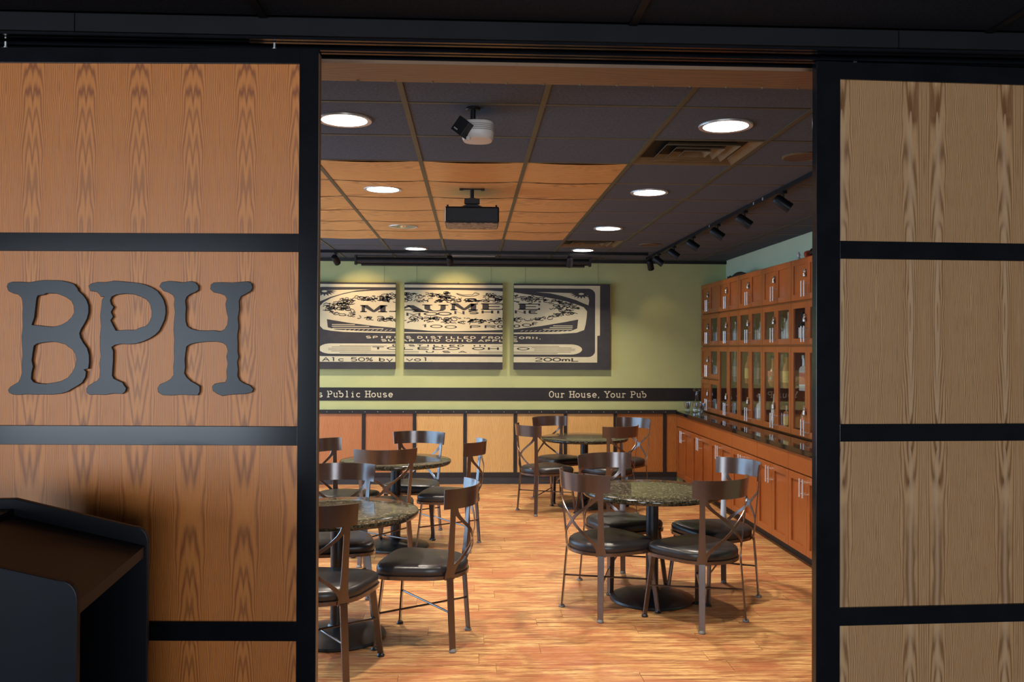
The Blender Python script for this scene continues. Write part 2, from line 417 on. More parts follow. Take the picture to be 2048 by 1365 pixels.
# ------------------------------------------------------------------ back wall with wainscot, black band and lettering
wb = struct('wall_back', box(LX, RX, BW, BW+.12, 0, CE+.09), M['green'])
box(LX, 2.518, BW-.03, BW-.001, .852, .90).build('cap_rail', M['band'], wb)
box(LX, 2.518, BW-.02, BW-.001, .095, .142).build('bottom_rail', M['band'], wb)
box(LX, 2.518, BW-.012, BW-.001, 0, .095).build('rubber_base', M['rubber'], wb)
SX0 = -1.2878
for k in range(-4, 7):
    xa = SX0+k*T
    if LX < xa < 2.5: box(xa-.021, xa+.021, BW-.022, BW-.001, .142, .852).build('batten', M['band'], wb)
    x0, x1 = max(xa+.022, LX), min(xa+T-.022, 2.518)
    if x1-x0 > .05:
        mt = M['wp_red'] if k < 1 else (M['wp_yel'] if k < 5 else M['wp_org'])
        box(x0, x1, BW-.012, BW-.001, .142, .852).build('wainscot_panel', mt, wb)
tk = MB()
for k in range(40):
    x = LX+.1+k*.152
    if x < 2.5: tk.lathe([(.004, 0), (.004, .004), (.001, .006)], 6, (x, BW-.03, .876), Matrix.Rotation(R(90), 4, 'X'))
tag(tk.build('rail_nail_head', M['steel'], wb), kind='stuff')
bb = box(LX, RX-.3, BW-.006, BW-.0005, 1.009, 1.167).build('black_band', M['band'], wb)

# ---- stroke lettering
def arc(cx, cy, rx, ry, a0, a1, n=10): return [(cx+rx*math.cos(R(a0+(a1-a0)*i/n)), cy+ry*math.sin(R(a0+(a1-a0)*i/n))) for i in range(n+1)]
X = .66   # x height
G = {
 'A': ([[(0, 0), (.5, 1), (1, 0)], [(.2, .36), (.8, .36)]], [(0, 0), (1, 0)]),
 'C': ([arc(.55, .5, .5, .5, 50, 310, 16)], []),
 'D': ([[(.1, 0), (.1, 1)], [(.1, 1), (.45, 1)]+arc(.45, .5, .5, .5, 90, -90, 12)[1:]+[(.1, 0)]], []),
 'E': ([[(.1, 0), (.1, 1)], [(.1, 1), (.95, 1)], [(.1, .5), (.75, .5)], [(.1, 0), (.95, 0)]], []),
 'F': ([[(.1, 0), (.1, 1)], [(.1, 1), (.95, 1)], [(.1, .5), (.75, .5)]], [(.1, 0)]),
 'G': ([arc(.52, .5, .48, .5, 50, 330, 16)+[(.95, .45), (.6, .45)]], []),
 'H': ([[(.12, 0), (.12, 1)], [(.88, 0), (.88, 1)], [(.12, .5), (.88, .5)]], [(.12, 0), (.12, 1), (.88, 0), (.88, 1)]),
 'I': ([[(.5, 0), (.5, 1)]], [(.5, 0), (.5, 1)]),
 'L': ([[(.15, 1), (.15, 0), (.9, 0)]], [(.15, 1)]),
 'M': ([[(.08, 0), (.08, 1), (.5, .3), (.92, 1), (.92, 0)]], [(.08, 0), (.92, 0), (.08, 1), (.92, 1)]),
 'N': ([[(.1, 0), (.1, 1), (.9, 0), (.9, 1)]], []),
 'O': ([arc(.5, .5, .46, .5, 90, 450, 22)], []),
 'P': ([[(.15, 0), (.15, 1)], [(.15, 1), (.55, 1)]+arc(.55, .74, .36, .26, 90, -90, 10)[1:]+[(.15, .48)]], [(.15, 0), (.15, 1)]),
 'R': ([[(.12, 0), (.12, 1)], [(.12, 1), (.55, 1)]+arc(.55, .74, .36, .26, 90, -90, 10)[1:]+[(.12, .48)], [(.5, .48), (.95, 0)]], []),
 'S': ([arc(.5, .75, .4, .25, 30, 270, 12)+arc(.5, .25, .42, .25, 90, -150, 12)[1:]], []),
 'T': ([[(.5, 0), (.5, 1)], [(.02, 1), (.98, 1)]], [(.5, 0)]),
 'U': ([[(.1, 1), (.1, .35)]+arc(.5, .35, .4, .35, 180, 360, 12)[1:]+[(.9, 1)]], [(.1, 1), (.9, 1)]),
 'Y': ([[(.05, 1), (.5, .5), (.95, 1)], [(.5, .5), (.5, 0)]], [(.5, 0), (.08, 1), (.92, 1)]),
 '0': ([arc(.5, .5, .44, .5, 90, 450, 22)], []),
 '1': ([[(.25, .75), (.55, 1), (.55, 0)]], []),
 '2': ([arc(.48, .72, .4, .28, 160, -40, 10)+[(.08, 0), (.95, 0)]], []),
 '5': ([[(.88, 1), (.22, 1), (.15, .55)]+arc(.48, .32, .42, .32, 110, -150, 12)], []),
 '%': ([[(.1, 0), (.9, 1)], arc(.22, .78, .16, .18, 0, 360, 10), arc(.78, .22, .16, .18, 0, 360, 10)], []),
 'b': ([[(.15, 0), (.15, 1)], arc(.5, X/2, .36, X/2, 90, 450, 18)], [(.06, 1)]),
 'c': ([arc(.52, X/2, .40, X/2, 40, 320, 14)], []),
 'e': ([[(.12, X*.52), (.9, X*.52)]+arc(.51, X/2, .39, X/2, 5, 320, 16)], []),
 'i': ([[(.25, X), (.5, X), (.5, 0)], [(.5, X+.22), (.5, X+.30)]], [(.5, 0)]),
 'l': ([[(.25, 1), (.5, 1), (.5, 0)]], [(.5, 0)]),
 'm': ([[(.08, 0), (.08, X)], [(.08, X*.6)]+arc(.29, X*.62, .2, X*.38, 160, 0, 8)+[(.5, 0)], [(.5, X*.6)]+arc(.71, X*.62, .21, X*.38, 160, 0, 8)+[(.92, 0)]], []),
 'o': ([arc(.5, X/2, .41, X/2, 90, 450, 18)], []),
 'r': ([[(.1, X), (.3, X), (.3, 0)], [(.3, X*.55)]+arc(.62, X*.55, .3, X*.45, 180, 40, 8)], [(.3, 0)]),
 's': ([arc(.5, X*.75, .34, X*.25, 30, 270, 10)+arc(.5, X*.25, .36, X*.25, 90, -150, 10)[1:]], []),
 'u': ([[(.02, X), (.18, X), (.18, X*.35)]+arc(.48, X*.34, .30, X*.34, 180, 350, 8)+[(.78, X*.5)], [(.62, X), (.8, X), (.8, 0), (.95, 0)]], []),
 'v': ([[(.05, X), (.5, 0), (.95, X)]], []),
 'y': ([[(.05, X), (.5, .02)], [(.95, X), (.35, -.32), (.12, -.30)]], []),
 '.': ([[(.4, .02), (.4, .12)]], []), ',': ([[(.45, .1), (.3, -.18)]], []), ' ': ([], []),
}
def stroke(mb, pts, f, wx, wz):
    """poly line of even width; f maps 2-D to 3-D; the width differs across (wx) and upright (wz)"""
    n = len(pts); L = []; Rr = []; cl = n > 3 and math.dist(pts[0], pts[-1]) < 1e-6
    for i, p in enumerate(pts):
        a = pts[i-1] if i else (pts[-2] if cl else pts[0]); b = pts[i+1] if i < n-1 else (pts[1] if cl else pts[-1])
        def nrm(q, r):
            dx, dz = r[0]-q[0], r[1]-q[1]; l = math.hypot(dx, dz)
            return (-dz/l, dx/l) if l > 1e-9 else None
        n1, n2 = nrm(a, p), nrm(p, b)
        if n1 is None: n1 = n2
        if n2 is None: n2 = n1
        mx, mz = n1[0]+n2[0], n1[1]+n2[1]; l = math.hypot(mx, mz)
        if l < .35: mx, mz, k = n2[0], n2[1], 1
        else:
            mx, mz = mx/l, mz/l; k = min(1.6, 1/max(.3, mx*n2[0]+mz*n2[1]))
        L.append((p[0]+mx*wx/2*k, p[1]+mz*wz/2*k)); Rr.append((p[0]-mx*wx/2*k, p[1]-mz*wz/2*k))
    for i in range(n-1): mb.quad(f(*L[i]), f(*L[i+1]), f(*Rr[i+1]), f(*Rr[i]))
def glyph(mb, ch, x, z, w, h, f, tx, tz, slab=0):
    st, ser = G[ch]
    for s_ in st: stroke(mb, [(x+p[0]*w, z+p[1]*h) for p in s_], f, tx, tz)
    if slab:
        for a, b in ser: stroke(mb, [(x+a*w-slab, z+b*h), (x+a*w+slab, z+b*h)], f, tx, tz)
def text(mb, s_, x0, x1, z, h, f, tx, tz, slab=0, gap=.22):
    adv = [(.55 if c in '.,' else .6 if c == ' ' else 1) for c in s_]
    tot = sum(adv)+gap*(len(s_)-1); u = (x1-x0)/tot; x = x0
    for c, a in zip(s_, adv):
        glyph(mb, c, x, z, u*a, h, f, tx, tz, slab); x += u*(a+gap)
lt = MB(); fb = lambda u, v: (u, BW-.0072, v)
text(lt, 'Our House, Your Pub', .952, 2.147, 1.053, .070, fb, .0095, .0095, .015, .22)
text(lt, 's Public House', -1.835, -.94, 1.053, .070, fb, .0095, .0095, .015, .22)
lt.build('lettering', M['cream_txt'], bb)

# ------------------------------------------------------------------ side walls, windows of the pub room
struct('wall_right', box(RX, RX+.12, FY, BW+.12, 0, CE+.09), M['green_right'])
wl = MB()
for y0, y1, z0, z1 in ((FY, BW, 0, .25), (FY, BW, 2.32, CE+.09), (FY, 4.55, .25, 2.32), (10.15, BW, .25, 2.32)): wl.box(LX-.12, LX, y0, y1, z0, z1)
struct('wall_left', wl, M['green'])
def window(name, parts, glass):
    w = empty(name, kind='structure')
    parts.build('window_frame', M['black'], w); glass.build('pane', M['win'], w)
f = MB(); f.box(LX-.09, LX-.03, 4.55, 10.15, .25, .30); f.box(LX-.09, LX-.03, 4.55, 10.15, 2.27, 2.32)
for y in (4.575, 6.42, 8.28, 10.125): f.box(LX-.09, LX-.03, y-.025, y+.025, .30, 2.27)
window('window_1', f, MB().box(LX-.062, LX-.058, 4.6, 10.1, .30, 2.27))

# ------------------------------------------------------------------ partition between the lobby and the pub room
OX0, OX1 = -.78, 1.47
wf = MB(); wf.box(-9, OX0, 3.12, FY, 0, CE+.09); wf.box(OX1, 6, 3.12, FY, 0, CE+.09); wf.box(OX0, OX1, 3.12, FY, 2.664, CE+.09)
struct('wall_front', wf, M['black'])
so = struct('trim_2', box(OX0, OX1, 3.124, FY+.004, 2.652, 2.664), M['soffit'])
for k in range(16):
    MB().lathe([(.005, 0), (.005, -.004), (.002, -.006)], 8, (OX0+.07+k*.14, FY-.008, 2.652)).build('brad', M['bronze'], so)
fa = struct('trim_3', box(-9, 6, 2.94, 3.12, 2.69, CE+.02), M['darkwall'])
for x0, x1 in ((-9, -3.73), (-3.727, -1.29), (-1.287, 1.44), (1.443, 3.9), (3.903, 6)): box(x0, x1, 2.915, 2.94, 2.672, CE).build('fascia_board', M['darkwall'], fa)
tr = empty('sliding_door_track', (0, 3.0, 2.66), label='black double channel track above the sliding doors', cat='door track')
for y in (-.05, .05):
    b = MB(); b.box(-9, 6, y-.022, y+.022, .024, .030); b.box(-9, 6, y-.022, y-.016, .006, .024); b.box(-9, 6, y+.016, y+.022, .006, .024)
    b.box(-9, 6, y-.022, y-.006, .003, .006); b.box(-9, 6, y+.006, y+.022, .003, .006); b.build('channel', M['black'], tr)

def sliding_door(name, pivot, rz, x0, x1, rails, st, veneer, hang):
    """x0..x1 run along the door from its inner edge"""
    d = empty(name, (pivot[0], pivot[1], .02), rz, kind='structure'); ztop = rails[0][1]-.02; th = .036
    for s0, s1 in ((x0, x0+st), (x1-st, x1)): box(s0, s1, 0, th, 0, ztop).build('stile', M['black'], d, bev=.0015)
    for z0, z1 in rails: box(x0+st, x1-st, .0005, th-.0005, z0-.02, z1-.02).build('rail', M['black'], d, bev=.0012)
    for (a, b) in zip(rails[1:], rails[:-1]):
        box(x0+st-.002, x1-st+.002, .010, th-.008, a[1]-.022, b[0]-.018).build('oak_panel', veneer, d)
    for hx in hang:
        h = MB(); h.tube([(hx, .018, ztop-.002), (hx, .018, ztop+.024)], .0038, 8); h.box(hx-.008, hx+.004, .010, .026, ztop, ztop+.003)
        h.lathe([(.006, 0), (.006, .004)], 6, (hx, .018, ztop+.003))
        h.build('hanger_bolt', M['steel'], d)
    return d
RZ1, RZ2 = R(-2.6), R(2.4)
P1, P2 = (-.5055, DL), (1.199, DR)
d1 = sliding_door('door_1', P1, RZ1, -1.50, 0, [(2.5855, 2.6355), (1.9630, 2.0235), (1.3250, 1.3880), (.6828, .7462), (.02, .10)], .064, M['veneer_left'], (-1.40, -1.044, -.152))
d2 = sliding_door('door_2', P2, RZ2, .006, 1.15, [(2.5995, 2.660), (1.9675, 2.0302), (1.3255, 1.3870), (.6815, .7448), (.02, .10)], .086, M['veneer_right'], (.153, 1.0))
box(-.0002, .0008, .001, .035, .0, 2.6).build('edge_banding', M['soffit'], d1)

# ---- cut-out letters B P H
LET = {
 'B': ([[(40,325),(48,308),(70,300),(115,300),(165,303),(205,296),(245,290),(290,290),(340,291),(385,300),(420,312),(440,335),(445,350),(470,372),(490,398),(502,430),(503,470),(495,505),(480,535),(462,565),(452,590),(458,615),(475,645),(497,675),(508,715),(509,755),(505,790),(475,795),(492,808),(488,840),(470,870),(440,890),(412,905),(390,920),(350,932),(300,938),(250,937),(205,938),(160,936),(110,940),(80,938),(58,928),(53,915),(62,900),(85,885),(108,872),(122,850),(130,815),(128,770),(133,720),(130,665),(127,610),(133,550),(130,490),(132,440),(130,405),(122,385),(105,370),(75,362),(50,350)],
        [(207,390),(215,375),(250,370),(262,362),(320,362),(350,372),(380,385),(408,405),(422,435),(426,470),(410,500),(385,525),(350,545),(310,555),(260,553),(220,548),(180,545),(195,500),(200,450)],
        [(195,660),(215,648),(265,640),(310,637),(340,642),(375,652),(395,668),(415,680),(432,705),(440,740),(432,780),(415,815),(390,845),(350,865),(310,873),(265,880),(225,878),(195,870),(180,850),(182,815),(190,780),(182,745),(188,700)]]),
 'P': ([[(505,320),(520,308),(555,300),(600,300),(650,292),(700,296),(745,300),(790,305),(830,315),(865,330),(895,350),(915,375),(930,400),(940,435),(942,470),(935,510),(920,545),(905,575),(885,595),(855,615),(820,632),(780,645),(740,650),(690,648),(655,655),(635,668),(645,690),(645,740),(642,790),(640,830),(650,848),(675,860),(700,870),(708,885),(720,900),(715,920),(700,932),(650,930),(600,938),(555,936),(515,938),(500,925),(498,905),(510,888),(535,872),(560,860),(572,840),(575,800),(570,760),(578,720),(573,670),(572,610),(578,550),(573,490),(578,440),(582,400),(597,378),(575,380),(565,365),(550,352),(515,348)],
        [(625,400),(635,380),(660,368),(710,362),(760,365),(800,378),(835,395),(855,420),(865,460),(865,495),(850,530),(830,550),(800,558),(770,572),(720,572),(660,575),(645,548),(628,515),(642,495),(630,468),(645,440),(632,425)]]),
 'H': ([[(908,320),(920,300),(960,292),(1000,295),(1040,300),(1085,292),(1110,300),(1127,318),(1127,340),(1110,352),(1085,362),(1062,378),(1052,400),(1057,440),(1055,480),(1056,520),(1065,548),(1085,562),(1120,572),(1170,574),(1215,572),(1255,578),(1280,565),(1295,540),(1300,500),(1290,460),(1285,420),(1292,390),(1280,370),(1255,360),(1215,352),(1198,335),(1200,312),(1215,300),(1260,298),(1320,300),(1370,295),(1410,292),(1430,305),(1434,325),(1425,345),(1400,360),(1370,375),(1357,400),(1360,450),(1352,500),(1357,550),(1350,600),(1353,650),(1352,690),(1358,720),(1350,750),(1355,790),(1352,830),(1365,855),(1390,872),(1425,885),(1443,905),(1435,920),(1400,930),(1350,932),(1300,935),(1270,942),(1240,930),(1215,912),(1212,890),(1225,876),(1255,870),(1285,868),(1295,845),(1293,800),(1300,760),(1292,720),(1300,685),(1290,655),(1270,640),(1230,632),(1170,634),(1120,640),(1085,648),(1062,662),(1056,700),(1052,740),(1055,780),(1050,815),(1065,840),(1090,862),(1120,878),(1138,890),(1138,920),(1128,938),(1080,937),(1030,935),(980,940),(930,938),(905,922),(902,900),(915,880),(945,868),(975,850),(992,825),(990,780),(995,730),(993,680),(995,620),(990,570),(993,520),(998,470),(992,425),(995,390),(985,370),(960,355),(930,345)]]),
}
for chn, loops in LET.items():
    # drawing units (a 1934-wide copy) to metres on the door panel
    conv = lambda u, v: (-1.0435+u*.000578, 2.0332-v*.0005784)
    cu = bpy.data.curves.new('sign_letter', 'CURVE'); cu.dimensions = '2D'; cu.fill_mode = 'BOTH'; cu.extrude = .0055; cu.bevel_depth = .0012
    xs = [conv(*p) for p in loops[0]]; cx = sum(p[0] for p in xs)/len(xs); zb = min(p[1] for p in xs)
    for lp in loops:
        sp = cu.splines.new('POLY'); sp.points.add(len(lp)-1); sp.use_cyclic_u = True
        for pt, q in zip(sp.points, lp):
            a, b = conv(*q); pt.co = (a-cx, b-zb, 0, 1)
    tmp = bpy.data.objects.new('tmp', cu); C.objects.link(tmp)
    me = bpy.data.meshes.new_from_object(tmp.evaluated_get(bpy.context.evaluated_depsgraph_get())); bpy.data.objects.remove(tmp)
    me.transform(Matrix.Rotation(R(90), 4, 'X')); me.materials.clear(); me.materials.append(M['letter'])
    o = bpy.data.objects.new('sign_letter', me); C.objects.link(o); o.matrix_world = Matrix.Translation((P1[0], P1[1], 0)) @ Matrix.Rotation(RZ1, 4, 'Z') @ Matrix.Translation((cx, .0032, zb))
    tag(o, 'black cut-out rough-edged capital letter %s on the oak sliding door' % chn, 'sign letter', 'cut-out letters of the door sign')

# ------------------------------------------------------------------ lobby (camera side)
struct('floor_front', box(-9, 6, -6.4, 3.1-.3666, -.06, 0), M['carpet'])
cf = struct('ceiling_front', box(-9, 6, -6.4, 2.94, CE+.02, CE+.08), M['darkwall'])
FT = 1.2192; fx0 = -.684
ftm = MB().box(.014, FT-.014, .014, T-.014, .002, .014).mesh('ceiling_tile', M['tile_front'])
ftw = boxtile
for i in range(-3, 5):
    for j in range(0, 7):
        y = 2.915-(j+1)*T
        inst('ceiling_tile', ftm, cf, (fx0+i*FT, y, CE))
for i in range(-3, 6):
    box(fx0+i*FT-.013, fx0+i*FT+.013, -1.4, 2.915, CE-.004, CE+.012).build('grid_runner', M['darkwall'], cf)
wr = MB()
for x0, x1, z0, z1 in ((-9, 6, 0, .10), (-9, 6, 2.62, CE+.09), (-9, -7.7, .10, 2.62), (-3.7, -1.0, .10, 2.62), (3.4, 6, .10, 2.62)): wr.box(x0, x1, -6.4, -6.28, z0, z1)
struct('wall_rear', wr, M['lobby'])
struct('wall_lobby_left', box(-9.12, -9, -6.4, 3.1, 0, CE+.09), M['lobby'])
struct('wall_lobby_right', box(6, 6.12, -6.4, 3.1, 0, CE+.09), M['lobby'])
for k, (xa, xb, n) in enumerate(((-7.7, -3.7, 4), (-1.0, 3.4, 4))):
    f = MB(); f.box(xa, xb, -6.36, -6.30, .10, .16); f.box(xa, xb, -6.36, -6.30, 2.56, 2.62)
    for q in range(n+1):
        xx = xa+.03+(xb-xa-.06)*q/n; f.box(xx-.03, xx+.03, -6.36, -6.30, .16, 2.56)
    window('window_%d' % (k+2), f, MB().box(xa+.05, xb-.05, -6.332, -6.328, .14, 2.58))

# ---- host stand
hs = empty('host_stand', (-.868, 2.0, 0), R(5.7), 'black host stand with slanted top beside the sign door', 'host stand')
prof = [(-.62, 0), (0, 0), (0, 1.085)]+[(-.035+.035*math.cos(R(a)), 1.085+.045*math.sin(R(a))) for a in range(15, 90, 15)]+[(-.045, 1.132), (-.36, 1.218), (-.62, 1.218)]
for y0 in (0, .595):
    b = MB().prism(prof, y0, y0+.022); b.build('side_panel', M['podium'], hs, bev=.003)
b = MB().prism([(-.008, 1.045), (-.008, 1.075), (-.36, 1.170), (-.36, 1.140)], .022, .595); b.build('slanted_top', M['podium_top'], hs)
box(-.62, -.36, .022, .595, 1.165, 1.19).build('upper_shelf', M['podium'], hs, bev=.003)
box(-.62, -.60, .022, .595, .05, 1.165).build('back_panel', M['podium'], hs)
box(-.60, -.02, .022, .595, .66, .68).build('shelf', M['podium_top'], hs)
box(-.60, -.01, .022, .595, .06, .08).build('shelf', M['podium_top'], hs)
mb = MB().box(-.60, -.40, .10, .40, 0, .012); ob = mb.build('menu_stack', M['lab_w'], None, bev=.002); ob.parent = None
ob.matrix_world = Matrix.Translation((-.868, 2.0, 0)) @ Matrix.Rotation(R(5.7), 4, 'Z') @ Matrix.Translation((0, 0, 1.1905)); tag(ob, 'pale sheet lying on the host stand upper shelf', 'paper')

# ------------------------------------------------------------------ recessed lights
def downlight(x, y, label, lit=True):
    o = empty('recessed_light', (x, y, CE-.001), label=label, cat='ceiling light', group='recessed ceiling lights')
    b = MB(); b.lathe([(.108, -.004), (.128, -.006), (.130, -.001), (.130, .004), (.108, .004)], 32, cap0=False, cap1=False); b.build('trim_ring', M['trim'], o, smooth=True)
    if lit:
        MB().lathe([(.110, -.0035), (.110, .002)], 32).build('lens', M['lamp'], o)
        area('downlight_lamp', (x, y, CE-.009), (x, y, 0), .13, .13, DOWN_W, DOWN_COL, 'DISK', 124)
    else:
        MB().lathe([(.110, -.004), (.10, -.0038), (.07, -.0034), (.035, -.0030), (.030, -.008), (.004, -.012)], 32, cap0=False).build('reflector', M['chrome'], o, smooth=True)
LY = (4.21, 6.04, 7.88, 9.65)
LN = {(1, 0): 'lit round recessed light in front of the white projector, left side', (1, 1): 'lit round recessed light set in the oak ceiling tiles', (1, 2): 'unlit round recessed light with chrome reflector in the oak ceiling tiles', (1, 3): 'small lit round recessed light beyond the oak tiles, above the left paintings',
      (2, 0): 'lit round recessed light beside the nearest air diffuser', (2, 1): 'second lit round recessed light from the doorway on the track light side', (2, 2): 'third lit round recessed light from the doorway on the track light side', (2, 3): 'farthest lit round recessed light on the track light side, by the far diffuser'}
for c_, x in ((0, -2.433), (1, -.605), (2, 1.226)):
    for r_, y in enumerate(LY):
        downlight(x, y, LN.get((c_, r_), '%s lit round recessed light from the doorway in the row behind the sign door' % ('first', 'second', 'third', 'fourth')[r_]), (c_, r_) != (1, 2))

# ------------------------------------------------------------------ diffusers, speakers, slot
for (i, j), lab in zip(DIFF, ('bronze square ceiling air diffuser nearest the doorway', 'bronze square ceiling air diffuser near the back wall')):
    x, y = GX0+i*T+T/2, GY0+j*T+T/2
    o = empty('air_diffuser', (x, y, CE), label=lab, cat='air vent', group='ceiling air diffusers')
    MB().box(-.29, .29, -.29, .29, .05, .055).build('duct_plate', M['band'], o)
    for q, (ro, ri, z0, z1) in enumerate(((.292, .235, -.002, .045), (.20, .155, -.004, .04), (.135, .095, -.006, .034), (.075, .045, -.008, .026))):
        b = MB()
        for k in range(4):
            a = R(90*k); ca, sa = math.cos(a), math.sin(a)
            P = lambda u, v, z: (u*ca-v*sa, u*sa+v*ca, z)
            b.quad(P(-ro, -ro, z0), P(ro, -ro, z0), P(ri, -ri, z1), P(-ri, -ri, z1)); b.quad(P(-ro, -ro, z0+.004), P(ro, -ro, z0+.004), P(ri, -ri, z1+.004), P(-ri, -ri, z1+.004))
            b.quad(P(-ro, -ro, z0), P(ro, -ro, z0), P(ro, -ro, z0+.004), P(-ro, -ro, z0+.004))
        b.build('louver_frame', M['bronze'], o)
for y, lab in ((4.854, 'round brown ceiling speaker near the doorway'), (9.07, 'round brown ceiling speaker near the back corner')):
    o = empty('ceiling_speaker', (1.85, y, CE), label=lab, cat='speaker', group='ceiling speakers')
    MB().lathe([(.112, .003), (.112, -.004), (.104, -.008), (.100, -.006)], 32, cap1=False).build('rim', M['bronze'], o, smooth=True)
    MB().lathe([(.101, -.0055), (.06, -.0075), (.001, -.0085)], 32, cap0=False).build('grille', M['spk'], o, smooth=True)
o = empty('slot_diffuser', (.026, 10.34, CE-.002), label='pale linear slot diffuser in the ceiling before the back wall', cat='air vent')
b = MB(); b.box(-.25, .25, -.03, .03, -.004, .0); b.build('frame', M['trim'], o)
for k in (-1, 1): box(-.24, .24, k*.014-.006, k*.014+.006, -.0055, -.004).build('slot', M['grille'], o)

# ------------------------------------------------------------------ projectors
o = empty('ceiling_projector', (.004, 3.97, CE), label='white rounded ceiling unit with tilted black box near the doorway', cat='projector')
MB().lathe([(.033, 0), (.033, -.006), (.028, -.010)], 20).build('ceiling_plate', M['plast'], o, smooth=True)
MB().tube([(0, 0, -.008), (0, 0, -.075)], .012, 10).build('pole', M['plast'], o, smooth=True)
b = MB(); rr = []
for sc, z in ((.86, -.052), (.97, -.056), (1, -.066), (.985, -.10), (.95, -.122), (.86, -.134), (.5, -.138)):
    rr.append([(.022+.075*sc*math.copysign(abs(math.cos(a))**.75, math.cos(a)), .06+.085*sc*math.copysign(abs(math.sin(a))**.75, math.sin(a)), z) for a in [2*math.pi*i/28 for i in range(28)]])
b.rings(rr); wp = b.build('body', M['white'], o, smooth=True)
b = MB()
for k in range(4):
    z = -.071-k*.008
    b.rings([[(.022+.0765*s_*math.copysign(abs(math.cos(a))**.75, math.cos(a)), .06+.0865*s_*math.copysign(abs(math.sin(a))**.75, math.sin(a)), zz) for a in [2*math.pi*i/28 for i in range(28)]] for s_, zz in ((.97, z), (1, z), (1, z-.0035), (.97, z-.0035))], False, False)
b.build('vent_slot', M['grille'], wp)
MB().lathe([(.010, -.132), (.010, -.146), (.007, -.148)], 12, (-.02, -.012, 0)).build('foot', M['white'], wp)
M4 = Matrix.Translation((-.042, -.01, -.098)) @ Matrix.Rotation(R(-20), 4, 'Z') @ Matrix.Rotation(R(38), 4, 'Y')
b = MB().box(-.03, .03, -.05, .05, -.032, .04, M4); bx_ = b.build('control_box', M['plast'], o, bev=.003)
MB().box(-.02, .0, -.052, -.050, -.02, -.014, M4).build('badge', M['grille'], bx_)

o = empty('ceiling_projector', (.002, 5.97, CE), label='black box projector hung below the oak ceiling tiles', cat='projector')
b = MB(); b.box(-.085, .085, -.012, .012, -.01, -.004); b.box(-.085, -.06, -.02, .02, -.014, -.008); b.box(.06, .085, -.02, .02, -.014, -.008); b.build('ceiling_bracket', M['plast'], o, bev=.001)
MB().tube([(0, 0, .0), (0, 0, -.085)], .013, 12).build('pole', M['plast'], o, smooth=True)
b = MB(); b.box(-.05, .05, -.02, .03, -.105, -.075); b.box(-.022, .022, -.02, .02, -.075, -.068); b.tube([(-.052, 0, -.09), (.052, 0, -.09)], .016, 10); b.build('swivel', M['plast'], o, smooth=True)
b = MB(); b.box(-.185, .185, .0, .33, -.232, -.122); pb = b.build('body', M['plast'], o, bev=.012)
MB().prism([(-.08, -.122), (.08, -.122), (.035, -.104), (-.035, -.104)], .03, .3).build('mount_hump', M['plast'], pb)
box(-.175, .175, .012, .318, -.2355, -.231).build('underside_plate', M['under'], pb)
for x in (-.165, .165): MB().lathe([(.007, -.124), (.007, -.110)], 10, (x, .02, 0)).build('foot', M['plast'], pb)
MB().box(-.182, -.178, -.004, .0, -.226, -.13).build('edge_strip', M['pewter'], pb)

# ------------------------------------------------------------------ projection screen casing
o = empty('projection_screen', (.02, 10.42, 2.62), label='long black rolled-up projection screen casing above the paintings', cat='screen')
b = MB(); b.tube([(-1.37, 0, .05), (1.38, 0, .05)], .040, 16); b.build('casing', M['band'], o, smooth=True)
b = MB(); b.tube([(-1.31, -.01, .002), (1.32, -.01, .002)], .014, 10); b.build('bottom_bar', M['band'], o, smooth=True)
for x in (-1.375, 1.385): MB().box(x-.012, x+.012, -.045, .045, .0, .108).build('end_cap', M['band'], o, bev=.003)

# ------------------------------------------------------------------ track lights
o = empty('light_track', (.0, 9.85, CE), label='black ceiling light track running along the painting wall', cat='light track')
box(-3.4, 1.96, -.018, .018, -.032, -.004).build('rail', M['plast'], o); box(1.95, 1.985, -.02, .02, -.034, -.003).build('end_cap', M['plast'], o)
o = empty('light_track', (2.075, 0, CE), label='black ceiling light track running along the cabinet wall', cat='light track')
box(-.018, .018, 3.7, 10.3, -.032, -.004).build('rail', M['plast'], o); box(-.02, .02, 10.29, 10.32, -.034, -.003).build('end_cap', M['plast'], o)
for y in (6.35, 6.15, 7.55): box(-.020, -.018, y-.01, y+.01, -.026, -.008).build('screw_plate', M['steel'], o)
def head(x, y, aim, label, col, power, ang, on=True, group='track spotlights'):
    """stem from the track, can that points at aim"""
    h = empty('track_spotlight', (x, y, CE-.034), label=label, cat='spotlight', group=group)
    p = Vector((0, 0, -.078)); d = (Vector(aim)-(Vector((x, y, CE-.034))+p)).normalized()
    box(-.014, .014, -.035, .035, -.014, .004).build('adapter', M['plast'], h)
    MB().tube([(0, 0, -.012), (0, 0, -.04), p*.92+Vector((0, 0, .0))], .006, 8).build('stem', M['plast'], h, smooth=True)
    q = d.to_track_quat('Z', 'Y').to_matrix().to_4x4(); q.translation = p
    MB().lathe([(.008, -.072), (.028, -.066), (.036, -.05), (.037, .055), (.033, .055), (.033, .045)], 20, M4=q, cap1=False).build('can', M['plast'], h, smooth=True)
    MB().lathe([(.031, .044), (.026, .046)], 20, M4=q).build('bulb', M['bulb'] if on else M['chrome'], h)
    if on: spot('track_lamp', Vector((x, y, CE-.034))+p+d*.062, aim, power, col, ang, .8, .02)
head(-1.5, 9.85, (-1.30, 10.66, 2.12), 'black track spotlight on the painting wall track, nearest the sign door', WARM, ART_W, 68)
head(-.24, 9.85, (-.20, 10.66, 2.12), 'black track spotlight above the middle painting', WARM, ART_W, 68)
head(1.10, 9.85, (1.10, 10.6, 1.9), 'unlit black track spotlight above the right painting', WARM, 0, 70, False)
nm = ('nearest', 'second nearest', 'third nearest', 'fourth', 'fifth', 'sixth')
